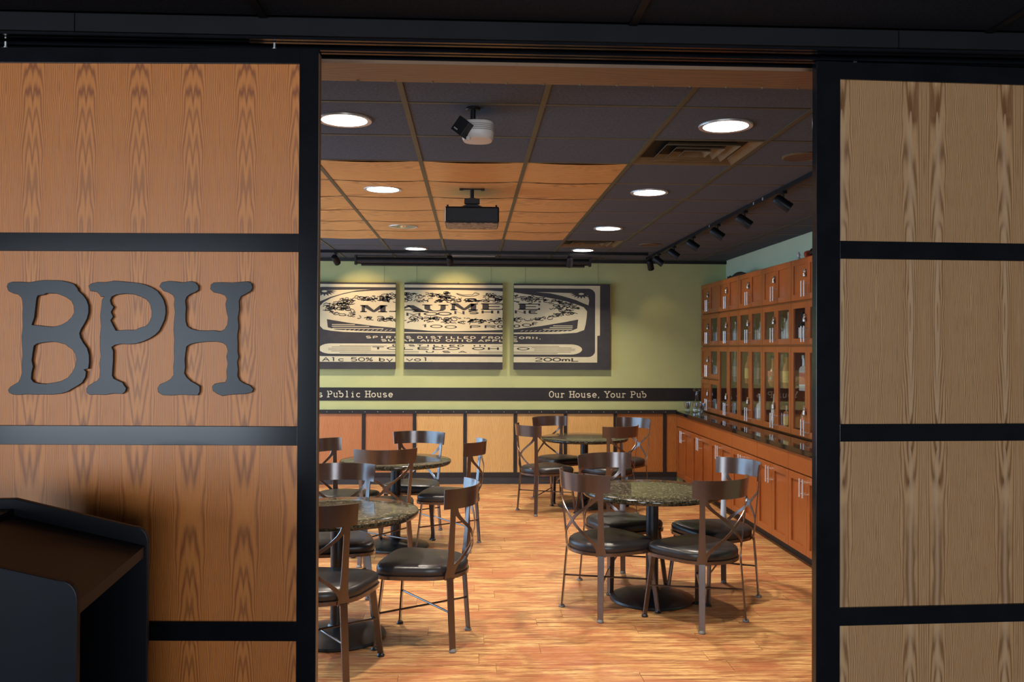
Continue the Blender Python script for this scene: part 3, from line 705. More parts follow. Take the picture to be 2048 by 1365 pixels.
for k, y in enumerate((5.784, 6.617, 7.351, 8.173, 8.951, 9.683)):
    head(2.075, y, (2.86, y-.22, 2.0), '%s black track spotlight from the doorway on the cabinet track' % nm[k], WARM, CAB_W, 75)
head(2.075, 10.15, (2.35, 10.70, 1.85), 'farthest black track spotlight turned to the back wall corner', WARM, 3, 60)

# ------------------------------------------------------------------ three-part painting of a bottle label
PX = lambda px: .3555+(px-1000)*.006070      # drawing units of the label to metres along the wall
PZ = lambda py: 1.386+(740-py)*.006075
PY = BW-.062
lay = [0]
def fL(k): return lambda u, v: (PX(u), PY-.0006*k, PZ(v))
art = MB()     # material 0 = cream, 1 = charcoal
def poly(pts, k, mi):
    art.cur = mi; n = len(art.v); art.v += [Vector(fL(k)(*p)) for p in pts]; art._f(list(range(n, n+len(pts))))
def ell(cx, cy, rx, ry, n=24, a0=0, a1=360): return [(cx+rx*math.cos(R(a0+(a1-a0)*i/n)), cy+ry*math.sin(R(a0+(a1-a0)*i/n))) for i in range(n if a1-a0 == 360 else n+1)]
def ln(pts, w, k, mi):
    art.cur = mi; stroke(art, pts, fL(k), w, w)
def tx(s_, x0, x1, yb, h, k, mi, wx, wy, slab=0, gap=.25):
    art.cur = mi; text(art, s_, x0, x1, -yb, h, lambda u, v: fL(k)(u, -v), wx, wy, slab, gap)
CX0, CX1 = 593, 1219
poly([(CX0, 571.5), (1198.8, 571.5), (1198.8, 671), (1193.5, 671.5), (1193.5, 725), (CX0, 725)], 1, 0)
# label body with rounded corners
def rrect(x0, y0, x1, y1, rx, ry): return ell(x1-rx, y0+ry, rx, ry, 8, -90, 0)+ell(x1-rx, y1-ry, rx, ry, 8, 0, 90)+ell(x0+rx, y1-ry, rx, ry, 8, 90, 180)+ell(x0+rx, y0+ry, rx, ry, 8, 180, 270)
poly(rrect(634, 577.3, 1189, 714, 14, 12), 2, 1)
MIR = lambda pts: [(1812-x, y) for x, y in pts]
oval_l = [(642.5, 616), (650, 608), (664.8, 599.5), (685, 592.5), (706.5, 587.5), (735, 584.8), (769, 583.2), (830, 582), (906, 581.8)]
oval_r = [(980, 582.3), (1027, 585.8), (1075, 592.5), (1110, 598.6), (1131, 603), (1152, 609), (1166, 614.5), (1172.8, 622.5), (1172, 635), (1170, 649), (1167, 660), (1152, 665.5), (1117, 667.8), (1026, 668.5), (906, 668), (809, 668), (734, 667), (690, 666), (664.8, 663.7), (650, 661), (644, 655), (642, 643)]
poly(oval_l+oval_r, 3, 0)
cor = [(638.5, 607.5), (637, 598), (640, 588), (648, 584), (690, 582.8), (743, 581.6), (715, 584), (690, 589.5), (664, 597), (648, 604)]
poly(cor, 3, 0); poly([(x+2, y+3) for x, y in MIR(cor)], 3, 0)
for sx, sy in ((652, 586), (1161, 588)):
    pts = []
    for i in range(19):
        a = 180*i/18; r1 = 1.0 if i % 2 else .62
        pts.append((sx+(24*r1)*math.cos(R(a)), sy-2+(12*r1)*math.sin(R(a))))
    poly(pts, 4, 1); poly(ell(sx, sy, 5.4, 2.0, 14), 5, 0)
# dark crescent under the oval with pale lines
poly([(657, 641), (700, 648), (750, 654), (790, 657.5), (809, 659), (860, 663), (905, 663.8), (960, 662.4), (1004, 660.5), (1026, 659.5), (1080, 652.5), (1130, 644), (1155, 639), (1153, 657), (1140, 662.2), (1100, 664.5), (1026, 665.8), (905, 666), (809, 665.8), (720, 664), (675, 661.5), (659, 657)], 4, 1)
for x0, x1, y in ((667, 712, 651.5), (667, 740, 655), (668, 768, 659), (1105, 1144, 652), (1098, 1144, 655.5), (1085, 1143, 659)): ln([(x0, y), (x1, y)], 1.3, 5, 0)
for k in range(11):
    for x0 in (690, 1040): ln([(x0+k*9, 663.2), (x0+5+k*9, 661.2)], .8, 5, 0)
# pill with rules
poly(ell(665, 699, 23, 10.2, 12, 90, 270)+ell(1140, 699, 23, 10.2, 12, -90, 90), 3, 0)
for x0, x1, y in ((682, 775, 693.2), (667, 744, 695.8), (660, 744, 698.5), (660, 744, 701.3), (666, 838, 704), (682, 838, 706.7), (982, 1117, 693), (1062, 1142, 695.6), (1067, 1149, 698.5), (1067, 1149, 701.4), (957, 1141, 704.2), (957, 1114, 706.8)): ln([(x0, y), (x1, y)], .75, 4, 1)
# words
def word(items, h, k, mi, wx, wy, slab=0):
    for c, x0, x1, yb in items:
        art.cur = mi; glyph(art, c, x0, -yb, x1-x0, h, lambda u, v: fL(k)(u, -v), wx, wy, slab)
def cap(kind, x0, x1, yt, yb):
    w = x1-x0; h = yb-yt; sr = 2.0
    if kind == 'M':
        st = .20*w
        poly([(x0+.07*w, yt), (x0+.07*w+st, yt), (x0+.5*w, yb-.30*h), (x0+.5*w, yb), (x0+.46*w, yb), (x0+.16*w, yt+.35*h)], 5, 1)
        poly([(x0+.93*w, yt), (x0+.93*w-st, yt), (x0+.5*w, yb-.30*h), (x0+.5*w, yb), (x0+.54*w, yb), (x0+.84*w, yt+.35*h)], 5, 1)
        for a, wd in ((x0+.05*w, .12*w), (x0+.74*w, .20*w)): poly([(a, yt), (a+wd, yt), (a+wd, yb), (a, yb)], 5, 1)
        for a, b in ((x0, x0+.24*w), (x0+.66*w, x1), (x0, x0+.2*w)): poly([(a, yb-sr), (b, yb-sr), (b, yb), (a, yb)], 5, 1)
        poly([(x0, yt), (x0+.2*w, yt), (x0+.2*w, yt+sr), (x0, yt+sr)], 5, 1); poly([(x0+.8*w, yt), (x1, yt), (x1, yt+sr), (x0+.8*w, yt+sr)], 5, 1)
    elif kind == 'A':
        poly([(x0+.44*w, yt), (x0+.62*w, yt), (x1-.05*w, yb), (x1-.32*w, yb)], 5, 1)
        poly([(x0+.48*w, yt), (x0+.56*w, yt+.1*h), (x0+.22*w, yb), (x0+.08*w, yb)], 5, 1)
        poly([(x0+.26*w, yt+.62*h), (x0+.75*w, yt+.62*h), (x0+.75*w, yt+.78*h), (x0+.22*w, yt+.78*h)], 5, 1)
        for a, b in ((x0, x0+.3*w), (x0+.6*w, x1)): poly([(a, yb-sr), (b, yb-sr), (b, yb), (a, yb)], 5, 1)
    elif kind == 'U':
        poly([(x0+.08*w, yt), (x0+.30*w, yt), (x0+.30*w, yt+.6*h), (x0+.40*w, yb-2), (x0+.5*w, yb-1.2), (x0+.6*w, yb), (x0+.42*w, yb), (x0+.22*w, yb-1.5), (x0+.08*w, yt+.65*h)], 5, 1)
        poly([(x0+.70*w, yt), (x0+.90*w, yt), (x0+.90*w, yt+.65*h), (x0+.80*w, yb-1.2), (x0+.6*w, yb), (x0+.45*w, yb), (x0+.5*w, yb-1.4), (x0+.66*w, yb-2.4), (x0+.70*w, yt+.6*h)], 5, 1)
        for a, b in ((x0, x0+.38*w), (x0+.62*w, x1)): poly([(a, yt), (b, yt), (b, yt+1.6), (a, yt+1.6)], 5, 1)
    else:
        for r in ((.0, .0, 1, .14), (.06, 0, .34, 1), (.3, .42, .82, .56), (0, .86, 1, 1), (.92, .0, 1, .3), (.92, .7, 1, 1)): poly([(x0+r[0]*w, yt+r[1]*h), (x0+r[2]*w, yt+r[1]*h), (x0+r[2]*w, yt+r[3]*h), (x0+r[0]*w, yt+r[3]*h)], 5, 1)
for it in (('M', 722.5, 775.4, 612.8, 626.8), ('A', 779, 857, 612.5, 626), ('U', 844.5, 896, 611, 624.5), ('M', 900, 954.5, 608.2, 622), ('E', 961, 1006, 608, 620.8), ('E', 1034.6, 1078.4, 608, 620.2)): cap(*it)
word([('M', 813, 841, 633.6), ('O', 848, 875, 632.5), ('O', 875, 902, 632), ('N', 908, 928, 629.5), ('S', 936, 956, 628.8), ('H', 961, 986, 628), ('I', 988, 1002, 628), ('N', 1028, 1050, 627.6), ('E', 1056, 1074, 627.4)], 5.8, 5, 1, 4.4, 1.6, 0)
word([('1', 842, 857, 656), ('0', 860, 885, 656.8), ('0', 889, 913, 658), ('P', 937, 961, 657.6), ('R', 967, 991, 657), ('O', 994, 1004, 656.5), ('O', 1026, 1038, 655.6), ('O', 1043, 1061, 653.4), ('F', 1063, 1074, 651)], 5.4, 5, 1, 3.6, 1.2, 0)
tx('SPIRITS DISTILLED FROM CORN,', 734, 1082, 678.2, 4.2, 4, 0, 2.4, 1.0, 0, .35)
tx('SUGAR AND OHIO APPLES', 764, 1034, 684.2, 4.0, 4, 0, 2.6, 1.0, 0, .35)
tx('DISTILLED IN', 786, 970, 693.8, 3.0, 4, 1, 3.2, 1.0, 0, .35)
tx('TOLEDO OHIO', 746, 1057, 700.3, 4.8, 4, 1, 4.0, 1.25, 0, .25)
tx('U.S.A.', 852, 945, 706.2, 3.2, 4, 1, 3.2, 1.0, 0, .25)
tx('Alc 50% by', 649, 787, 723.6, 7.0, 2, 1, 2.6, 1.4, 0, .15); tx('vol.', 813, 868, 723, 6.8, 2, 1, 2.6, 1.4, 0, .15)
tx('200mL', 1068, 1157, 722.6, 6.4, 2, 1, 3.6, 1.5, 0, .12)
# crescent moon
ln(arc(935, 586.5, 24, 8, 20, 165, 12)[::-1], 1.2, 5, 1); ln([(957.5, 589.2), (948, 587), (944, 591), (925, 591.8), (912, 588.6)], 1.1, 5, 1)
# vine ornament
rg = random.Random(11)
TXT = [(712, 608, 1088, 629.5), (802, 622, 1084, 636.5), (832, 648, 1084, 660), (903, 584, 964, 598)]
def inside(x, y):
    if any(a < x < c and b < y < d for a, b, c, d in TXT): return False
    u, v = (x-906)/(254 if x < 906 else 250), (y-617.5)/31
    if u*u+v*v > 1: return False
    if abs(x-906) < 195: return 587 < y < 605 or 636 < y < 647
    return y < 647-(abs(x-906)-195)*.14
cnt = 0
while cnt < 520:
    x, y = rg.uniform(650, 1160), rg.uniform(586, 650)
    if not inside(x, y): continue
    a = rg.uniform(0, 360); rx, ry = rg.uniform(3, 8), rg.uniform(1.2, 3.2); kd = rg.random()
    if kd < .5: ln(arc(x, y, rx, ry, a, a+rg.uniform(150, 330), 9), 1.4, 5, 1)
    elif kd < .8: ln([(x-rx, y+rg.uniform(-2, 2)), (x-rx*.3, y+rg.uniform(-3, 3)), (x+rx*.4, y+rg.uniform(-2, 2)), (x+rx, y+rg.uniform(-3, 3))], 1.3, 5, 1)
    else: poly(ell(x, y, rx*.5, ry*.55, 9), 5, 1)
    cnt += 1
base_me = art.mesh('print', [M['cream'], M['char']])
for (a, b), lab in (((593, 792), 'left canvas of the three-part bottle label painting, half hidden by the door'), ((809, 1004), 'middle canvas of the three-part bottle label painting'), ((1026, 1219), 'right canvas of the three-part bottle label painting, with 200mL print')):
    x0, x1 = PX(a), PX(b); z0, z1 = PZ(739.5), PZ(568)
    cx = (x0+x1)/2
    o = empty('label_painting', (cx, BW-.03, z0), label=lab, cat='painting', group='canvases of the bottle label painting')
    box(x0-cx, x1-cx, -.032, .012, 0, z1-z0).build('canvas', M['char'], o, bev=.002)
    bm = bmesh.new(); bm.from_mesh(base_me)
    for co, no in (((x0+.001, 0, 0), (-1, 0, 0)), ((x1-.001, 0, 0), (1, 0, 0)), ((0, 0, z0+.001), (0, 0, -1)), ((0, 0, z1-.001), (0, 0, 1))):
        bmesh.ops.bisect_plane(bm, geom=bm.verts[:]+bm.edges[:]+bm.faces[:], plane_co=co, plane_no=no, clear_outer=True)
    bmesh.ops.translate(bm, verts=bm.verts, vec=(-cx, -(BW-.03), -z0))
    for f_ in bm.faces:
        if f_.normal.y > 0: f_.normal_flip()
    pm_ = bpy.data.meshes.new('print'); bm.to_mesh(pm_); bm.free()
    for mm in (M['cream'], M['char']): pm_.materials.append(mm)
    inst('print', pm_, o)
    for s_ in (.12, .88): MB().tube([(x0+(x1-x0)*s_-cx, .018, z1-z0-.01), (x0+(x1-x0)*s_-cx, .024, CE-.04-z0)], .0012, 5).build('hanging_wire', M['rubber'], o)

# ------------------------------------------------------------------ cabinets along the right wall
UX, UD, UW = 2.84, .285, .762     # upper cabinets: front plane, depth, width
BX = 2.54
def door_frame(y0, y1, z0, z1, st=.052, t=.02):
    b = MB()
    b.box(-t, 0, y0, y0+st, z0, z1); b.box(-t, 0, y1-st, y1, z0, z1); b.box(-t, 0, y0+st, y1-st, z0, z0+st); b.box(-t, 0, y0+st, y1-st, z1-st, z1)
    return b
def handle(parent, y, z0, L=.135):
    b = MB(); b.tube([(-.062, y, z0), (-.062, y, z0+L)], .0062, 10)
    for z in (z0+.025, z0+L-.025): b.tube([(-.020, y, z), (-.062, y, z)], .0042, 8)
    b.build('handle', M['steel'], parent, smooth=True)
def padlock(parent, y, z):
    b = MB(); rr = []
    for s_, zz in ((.6, 0), (.95, .004), (1, .016), (.9, .034), (.55, .042)): rr.append([(-.036+.014*s_*math.cos(a), y+.019*s_*math.sin(a), z+zz) for a in [2*math.pi*i/14 for i in range(14)]])
    b.rings(rr); b.tube([(-.036, y+.013*math.cos(R(a)), z+.044+.022*math.sin(R(a))) for a in range(-20, 201, 20)], .0042, 8)
    b.tube([(-.020, y, z+.058), (-.042, y, z+.058)], .009, 8)
    b.build('padlock', M['pewter'], parent, smooth=True)
def upper_unit(h, glass=(True, True)):
    o = empty('wall_cabinet'); t = .018; w = UW/2-.001
    b = MB(); f0 = .006; b.box(f0, UD, -w, -w+t, 0, h); b.box(f0, UD, w-t, w, 0, h); b.box(f0, UD, -w+t, w-t, 0, t); b.box(f0, UD, -w+t, w-t, h-t, h)
    b.build('body', M['cherry'], o)
    box(UD-.008, UD-.001, -w+t, w-t, t, h-t).build('back_panel', M['cab_in'], o)
    if h > .6: box(.03, UD-.01, -w+t+.001, w-t-.001, h/2-.004, h/2+.002).build('glass_shelf', M['pane'], o)
    for k, (y0, y1) in enumerate(((.002, w-.003), (-w+.003, -.002))):        # far door first, then near door
        d = door_frame(y0, y1, .010, h-.008).build('door', M['cherry'], o, bev=.0028)
        if glass[k]: box(-.011, -.008, y0+.046, y1-.046, .05, h-.05).build('glass_pane', M['pane'], d)
        else: box(-.009, -.003, y0+.046, y1-.046, .05, h-.05).build('door_panel', M['cherry'], d)
        handle(d, .032 if k == 0 else -.032, .03)
        if k == 0: padlock(d, .030, .20 if h < .6 else .20)
    return o
Z1, Z2, Z3, Z0 = 1.292, 1.68, 2.062, .892
H1 = Z3-Z2; HT = 2.434-Z3
protos = {'top': upper_unit(HT, (False, False)), 'mid': upper_unit(H1), 'tall': upper_unit(Z2-Z0), 'mixed': upper_unit(Z2-Z1, (False, True)), 'low': upper_unit(Z1-Z0, (False, True))}
used = set()
ordn = ['farthest, beside the back wall', 'second from the back wall', 'third from the back wall', 'fourth from the back wall', 'fifth from the back wall', 'sixth from the back wall', 'seventh from the back wall']
def place(kind, y, z, label):
    o = protos[kind]
    if kind in used: o = dup(o)
    used.add(kind); o.location = (UX, y, z); o.rotation_euler = (0, 0, 0)
    tag(o, label, 'cabinet', 'cherry wall cabinets'); return o
for k in range(7):
    y = BW-.002-(k+.5)*UW
    place('top', y, Z3, 'cherry wall cabinet with solid doors in the top row, %s' % ordn[k])
    place('mid' if k else 'mixed', y, Z2, ('small glass-door cherry cabinet in the second row, %s' % ordn[k]) if k else 'small cherry cabinet with one glass door, second row, beside the back wall')
    if k: place('tall', y, Z0, 'tall glass-door cherry cabinet standing on the counter, %s' % ordn[k])
    else:
        o = place('mixed', y, Z1, 'small cherry cabinet with one glass door, third row, beside the back wall')
        place('low', y, Z0, 'small cherry cabinet with one glass door standing on the counter by the glasses')
# base cabinets
def base_unit():
    o = empty('base_cabinet'); w = UW/2-.001; D = RX-BX-.002
    b = MB(); b.box(.004, D, -w, w, .09, .848); b.build('body', M['cherry'], o)
    box(.06, D, -w, w, 0, .09).build('toe_kick', M['band'], o)
    box(-.02, .003, -w+.0015, w-.0015, .703, .843).build('drawer_front', M['cherry'], o, bev=.0015)
    for k, (y0, y1) in enumerate(((.002, w-.002), (-w+.002, -.002))):
        d = door_frame(y0, y1, .094, .692, .055).build('door', M['cherry'], o, bev=.0028)
        box(-.005, -.0005, y0+.05, y1-.05, .14, .65).build('door_panel', M['cherry'], d)
        handle(d, .032 if k == 0 else -.032, .535, .14)
    return o
bp = base_unit()
for k in range(7):
    o = bp if k == 0 else dup(bp)
    o.location = (BX, BW-.002-(k+.5)*UW, 0); tag(o, 'cherry base cabinet with two doors under the counter, %s' % ordn[k], 'cabinet', 'cherry base cabinets')
cy0 = BW-7*UW-.01
ct = box(2.50, RX-.001, cy0, BW-.0305, .8485, .8905).build('countertop', M['counter'], bev=.004); tag(ct, 'long polished black granite countertop on the cherry base cabinets', 'countertop')

# ---- bottles behind the glass
def bottle(x, y, z, h, kind, cm, lm, label):
    o = empty('bottle', (x, y, z), label=label, cat='bottle', group='bottles behind the cabinet glass')
    r = {'wine': .037, 'square': .042, 'slim': .030, 'round': .050}[kind]*h/.30
    pr = {'wine': [(.9, 0), (1, .02), (1, .60), (.85, .68), (.38, .76), (.34, .97), (.40, .97), (.40, 1)],
          'square': [(.95, 0), (1, .02), (1, .62), (.8, .68), (.34, .72), (.32, .92), (.42, .92), (.42, 1)],
          'slim': [(.9, 0), (1, .03), (1, .66), (.42, .80), (.36, .97), (.44, .97), (.44, 1)],
          'round': [(.7, 0), (1, .15), (1.05, .32), (.85, .5), (.36, .62), (.28, .88), (.40, .90), (.40, 1)]}[kind]
    n = 4 if kind == 'square' else 14
    MB().lathe([(r*a, h*b) for a, b in pr], n).build('glass_body', M[cm], o, smooth=True)
    if lm: MB().lathe([(r*1.02, h*.18), (r*1.02, h*.52)], n, cap0=False, cap1=False).build('paper_label', M[lm], o)
    MB().lathe([(r*.44, h*.93), (r*.44, h*1.03), (r*.3, h*1.035)], 10).build('cap', M['pewter' if cm == 'b_clear' else 'plast'], o)
Yc = lambda k, f: BW-.002-(k+f)*UW      # k-th column, fraction of the width from the far side
kinds = {'b_green': 'green', 'b_amber': 'amber', 'b_clear': 'pale clear', 'b_dark': 'dark'}
labs = {'lab_w': 'white label', 'lab_r': 'red label', 'lab_y': 'yellow label', None: 'no label'}
cols = ['first', 'second', 'third', 'fourth', 'fifth', 'sixth']
BL = [(0, .78, 2, .20, 'slim', 'b_clear', None), (0, .78, 3, .17, 'slim', 'b_clear', None), (0, .80, 1, .16, 'round', 'b_clear', None),
      (1, .72, 2, .24, 'wine', 'b_clear', 'lab_w'), (1, .70, 4, .33, 'slim', 'b_clear', 'lab_w'), (1, .78, 1, .25, 'wine', 'b_dark', None),
      (2, .28, 4, .31, 'wine', 'b_amber', 'lab_y'), (2, .66, 4, .33, 'square', 'b_clear', 'lab_w'), (2, .80, 1, .28, 'square', 'b_clear', 'lab_w'), (2, .64, 2, .26, 'wine', 'b_green', 'lab_y'), (2, .82, 2, .22, 'slim', 'b_clear', 'lab_w'),
      (3, .26, 4, .29, 'round', 'b_amber', 'lab_r'), (3, .62, 4, .30, 'slim', 'b_clear', 'lab_w'), (3, .78, 4, .31, 'wine', 'b_amber', 'lab_y'), (3, .33, 1, .30, 'slim', 'b_clear', 'lab_w'), (3, .78, 1, .24, 'square', 'b_amber', 'lab_y'), (3, .60, 2, .27, 'wine', 'b_dark', 'lab_r'), (3, .72, 2, .23, 'round', 'b_clear', None), (3, .84, 2, .28, 'slim', 'b_clear', None),
      (4, .24, 2, .27, 'wine', 'b_dark', 'lab_w'), (4, .70, 2, .27, 'wine', 'b_dark', None), (4, .30, 4, .30, 'square', 'b_clear', 'lab_r'), (4, .72, 4, .29, 'slim', 'b_green', 'lab_w'), (4, .33, 1, .27, 'wine', 'b_amber', 'lab_r'), (4, .74, 1, .25, 'slim', 'b_dark', 'lab_w'),
      (5, .3, 2, .27, 'wine', 'b_green', 'lab_w'), (5, .35, 4, .30, 'slim', 'b_amber', 'lab_y'), (5, .3, 1, .28, 'wine', 'b_dark', 'lab_w')]
zs = {2: Z2+.0185, 3: Z1+.0185, 1: Z0+.0185, 4: (Z0+(Z2-Z0)/2)+.0025}
zn = {2: 'second row', 3: 'third row', 1: 'counter level', 4: 'glass shelf'}
for k, f, r_, h, kd, cm, lm in BL:
    bottle(UX+.055, Yc(k, f-.18 if f > .5 else .10+(f-.24)*.7), zs[r_], h, kd, cm, lm, '%s %s bottle, %s, %s, %s column from back wall, %s' % (kinds[cm], {'wine': 'wine-shaped', 'square': 'square', 'slim': 'slim', 'round': 'round'}[kd], labs[lm], zn[r_], cols[k], 'far door' if f < .5 else 'near door'))

# ---- decanter and glasses on the counter
o = empty('decanter', (2.70, 10.46, .891), label='clear glass decanter with flat round stopper on the counter', cat='decanter')
MB().lathe([(.050, 0), (.062, .01), (.064, .05), (.050, .10), (.022, .15), (.017, .22), (.028, .235)], 20, cap1=False).build('glass_body', M['crystal'], o, smooth=True)
MB().lathe([(.012, .215), (.012, .245), (.040, .252), (.046, .268), (.030, .285), (.006, .29)], 18).build('stopper', M['crystal'], o, smooth=True)
gm = MB().lathe([(.020, 0), (.026, .004), (.012, .012), (.010, .028), (.024, .050), (.031, .085), (.033, .115), (.030, .114), (.028, .085), (.020, .052), (.004, .045)], 16).mesh('goblet', M['crystal'], smooth=True)
GP = [(2.63, 10.58), (2.58, 10.38), (2.655, 10.34), (2.585, 10.48), (2.74, 10.33), (2.76, 10.56), (2.71, 10.25)]
for (x, y), lb in zip(GP, ('farthest clear stemmed glass on the counter, left of the decanter', 'clear stemmed glass closest to the counter edge, left of the decanter', 'clear stemmed glass standing in front of the decanter', 'clear stemmed glass between the counter edge and the decanter', 'clear stemmed glass in front of the decanter, toward the cabinets', 'clear stemmed glass behind the decanter', 'nearest clear stemmed glass in the decanter set')):
    g = inst('stemmed_glass', gm, None, (x, y, .891)); tag(g, lb, 'glass', 'stemmed glasses around the decanter')

# ---- things on top of the cabinets
ctop = 2.435
b = MB(); pts = [(-.30, .012), (-.25, .03), (-.20, .04), (-.15, .03), (-.10, .035), (-.03, .05), (.05, .055), (.13, .05), (.20, .035), (.28, .02), (.36, .008)]
b.tube([(0, -y*1.25, .001+r_*.55) for y, r_ in pts], [r_*.55 for y, r_ in pts], 10)
b.tube([(0, .33, .02), (-.005, .345, .042)], [.010, .004], 6); b.tube([(.01, .27, .03), (.01, .275, .05)], [.009, .003], 6)
o = b.build('reclining_figurine', M['band'], None, smooth=True, loc=(UX+.09, 9.62, ctop)); tag(o, 'long low black figurine lying on top of the wall cabinets', 'figurine')
o = empty('lying_bottle', (UX+.05, 7.33, ctop), label='dark bottle with red cap lying on top of the wall cabinets', cat='bottle')
MB().tube([(0, .0, .038), (0, -.22, .038), (0, -.24, .036)], [.036, .036, .02], 14).build('glass_body', M['b_dark'], o, smooth=True)
MB().tube([(0, .0, .038), (0, .05, .036), (0, .13, .032)], [.034, .018, .016], 14).build('neck', M['b_dark'], o, smooth=True)
MB().tube([(0, .10, .033), (0, .14, .032)], [.030, .032], 14).build('cap', M['red'], o, smooth=True)
b = MB(); b.lathe([(.022, 0), (.024, .01), (.010, .03), (.016, .05), (.004, .075)], 12); o = b.build('white_ornament', M['white'], None, smooth=True, loc=(UX+.05, 7.67, ctop)); tag(o, 'tiny white ornament on top of the wall cabinets', 'ornament')

# ------------------------------------------------------------------ tables
def make_table():
    o = empty('pedestal_table'); TZ = .72; r = .457
    tp = MB().lathe([(.40, TZ-.034), (r-.012, TZ-.032), (r-.002, TZ-.022), (r, TZ-.012), (r-.003, TZ-.004), (r-.012, TZ), (.30, TZ), (.001, TZ)], 72, cap0=True, cap1=False).build('granite_top', M['granite'], o, smooth=True)
    MB().lathe([(r-.006, TZ-.0315), (r+.0004, TZ-.0215), (r+.002, TZ-.012), (r-.001, TZ-.0035), (r-.004, TZ-.002)], 72, cap0=False, cap1=False).build('rounded_edge', M['gedge'], tp, smooth=True)
    MB().lathe([(.13, TZ-.046), (.13, TZ-.034)], 24).build('mounting_plate', M['pole'], o)
    MB().lathe([(.041, .05), (.041, TZ-.045)], 24).build('column', M['pole'], o, smooth=True)
    MB().lathe([(.27, 0), (.278, .006), (.272, .018), (.20, .040), (.11, .056), (.055, .064), (.046, .075)], 40).build('base', M['pole'], o, smooth=True)
    return o
tp_ = make_table()
TAB = [((1.197, 5.775), 'round granite-topped pedestal table nearest the base cabinets, in front'), ((1.19, 9.22), 'small-looking round granite pedestal table farthest back, by the wainscot'), ((-.755, 5.09), 'round granite pedestal table partly hidden by the sign door, in front'), ((-.62, 7.37), 'round granite pedestal table behind the front left one')]
for k, ((x, y), lab) in enumerate(TAB):
    o = tp_ if k == 0 else dup(tp_)
    o.location = (x, y, 0); o.rotation_euler = (0, 0, k*1.3); tag(o, lab, 'table', 'granite pedestal tables')

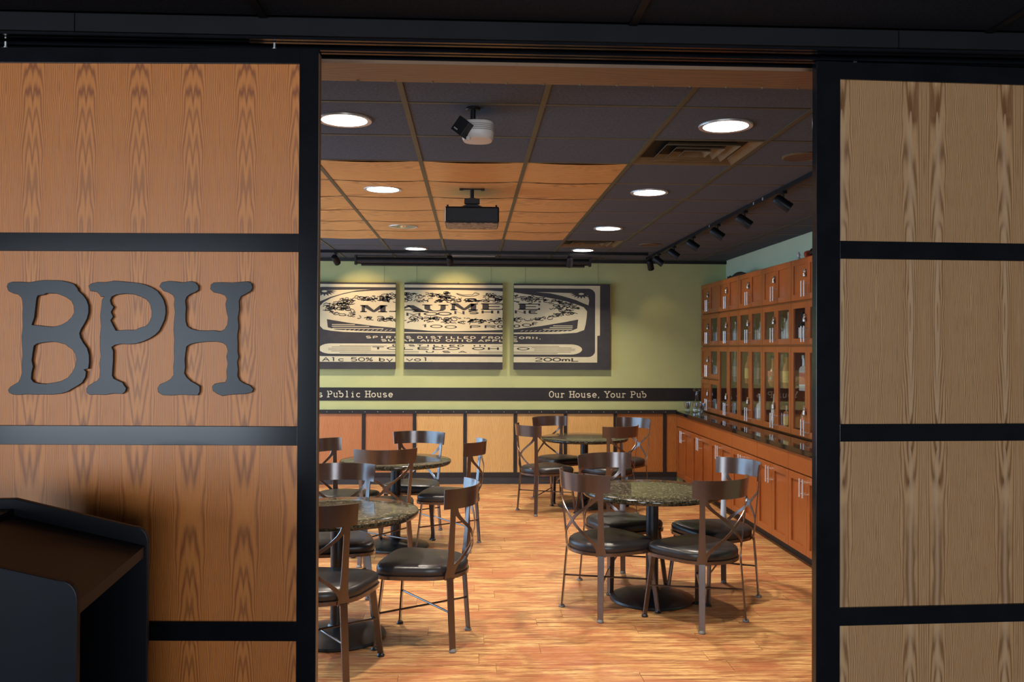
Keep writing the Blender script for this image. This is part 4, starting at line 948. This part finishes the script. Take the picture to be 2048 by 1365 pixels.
# ------------------------------------------------------------------ chairs
def cyl(phi, rad, z): return Vector((rad*math.sin(phi), -rad*math.cos(phi), z))
def Rz(z): return .236+(z-.40)*.095
def patch(rows, n, t=.006):
    """sheet metal on the curved back: rows of (z, phi0, phi1)"""
    b = MB(); outer, inner = [], []
    for z, p0, p1 in rows:
        outer.append([cyl(p0+(p1-p0)*i/n, Rz(z)+t/2, z) for i in range(n+1)]); inner.append([cyl(p0+(p1-p0)*i/n, Rz(z)-t/2, z) for i in range(n+1)])
    rings = [o_+i_[::-1] for o_, i_ in zip(outer, inner)]
    return b.rings(rings)
def make_chair():
    o = empty('dining_chair'); A = R(46)
    # seat outline
    raw = [(.222*math.sin(R(a)), -.222*math.cos(R(a))) for a in range(-90, 91, 15)]+[(.236, .10), (.238, .19), (.205, .245), (.10, .262), (-.10, .262), (-.205, .245), (-.238, .19), (-.236, .10)]
    for _ in range(2):
        q = []
        for i in range(len(raw)):
            a, b = raw[i], raw[(i+1) % len(raw)]; q += [(a[0]*.75+b[0]*.25, a[1]*.75+b[1]*.25), (a[0]*.25+b[0]*.75, a[1]*.25+b[1]*.75)]
        raw = q
    ring = lambda s_, z: [(x*s_, (y-.02)*s_+.02, z) for x, y in raw]
    MB().rings([ring(.985, .406), ring(1.005, .415), ring(1.01, .438), ring(.985, .452), ring(.93, .461), ring(.75, .467), ring(.4, .470), ring(.02, .471)]).build('seat_cushion', M['vinyl'], o, smooth=True)
    MB().rings([ring(.985, .384), ring(1.025, .385), ring(1.03, .404), ring(.99, .4055)]).build('seat_frame', M['chair'], o, smooth=True)
    B = R(58)
    MB_ = patch([(.775, -B, B), (.80, -B, B), (.885, -B, B)], 28); MB_.build('top_rail', M['chair'], o, smooth=True)
    for s_ in (-1, 1):
        rows = []
        for z, w in ((.384, .062), (.412, .060), (.44, .046), (.50, .040), (.60, .035), (.70, .032), (.785, .034)):
            h = w/2/Rz(z); rows.append((z, s_*A-h, s_*A+h))
        patch(rows, 3).build('upright', M['chair'], o, smooth=True)
        rows = []
        for i in range(17):
            u = i/16; z = .405+.375*u; h = .5*.024*1.25/Rz(z); c = -s_*R(43)*math.cos(math.pi*u)*(.55+.45*abs(math.cos(math.pi*u)))
            rows.append((z, c-h, c+h))
        patch(rows, 2, .005).build('back_strip', M['chair'], o, smooth=True)
    legs = {}
    def leg(name, p0, p1, w, w0, w1, t):
        l = MB().bar(p0, p1, w, w0, w1, t).build('leg', M['chair'], o, bev=.0015)
        MB().lathe([(.012, .018), (.017, .014), (.021, .006), (.019, 0)], 12, (p1[0], p1[1], 0)).build('glide', M['glide'] if name[0] == 'r' else M['pole'], l, smooth=True)
        legs[name] = (Vector(p0), Vector(p1))
    for s_ in (-1, 1):
        leg('r%d' % s_, cyl(s_*A, .236, .392), cyl(s_*A, .268, .010), (math.cos(s_*A), math.sin(s_*A), 0), .040, .036, .010)
        leg('f%d' % s_, (s_*.196, .205, .39), (s_*.235, .240, .010), (1, 0, 0), .036, .032, .010)
    at = lambda n, z: legs[n][0].lerp(legs[n][1], (legs[n][0].z-z)/(legs[n][0].z-legs[n][1].z))
    for s_ in (-1, 1):
        z = .200+s_*.006; MB().tube([at('f%d' % s_, z), at('r%d' % -s_, z)], .006, 8).build('stretcher', M['chair'], o, smooth=True)
    return o
cp = make_chair()
OFF = .184     # rear feet lie this far behind the chair's origin
CHR = [((-.054, 4.99), (-.976, .215), 'bronze metal chair on the aisle side of the front left table'),
       ((-.79, 4.385), (.20, .98), 'bronze metal chair nearest the camera, its back cut by the sign door'),
       ((-.86, 5.80), (.10, -1), 'bronze metal chair on the far side of the front left table'),
       ((1.5025, 5.17), (-.548, .836), 'bronze metal chair nearest the camera at the front right table'),
       ((.686, 5.455), (.858, .514), 'bronze metal chair on the aisle side of the front right table'),
       ((.95, 6.345), (.468, -.885), 'bronze metal chair behind the front right table, on its aisle side'),
       ((1.8475, 5.971), (-.942, -.336), 'bronze metal chair between the front right table and the base cabinets'),
       ((.562, 8.822), (.91, .415), 'bronze metal chair on the aisle side of the farthest table'),
       ((.86, 9.83), (.53, -.85), 'bronze metal chair behind the farthest table, on its aisle side'),
       ((1.80, 9.62), (-.75, -.66), 'bronze metal chair at the farthest table, nearest the wainscot corner'),
       ((1.50, 8.66), (-.548, .836), 'bronze metal chair on the near side of the farthest table'),
       ((-.64, 6.70), (-.15, .99), 'bronze metal chair on the near side of the back left table'),
       ((-.46, 8.05), (-.2, -.98), 'bronze metal chair behind the back left table, facing the doorway'),
       ((.03, 7.30), (-.97, .22), 'bronze metal chair on the aisle side of the back left table'),
       ((-1.22, 7.36), (.92, -.38), 'bronze metal chair at the back left table, beside the sign door edge')]
for k, (p, f, lab) in enumerate(CHR):
    o = cp if k == 0 else dup(cp)
    f = Vector((f[0], f[1], 0)).normalized()
    o.location = (p[0]+f.x*OFF, p[1]+f.y*OFF, 0); o.rotation_euler = (0, 0, math.atan2(f.y, f.x)-math.pi/2)
    tag(o, lab, 'chair', 'cross-back dining chairs')
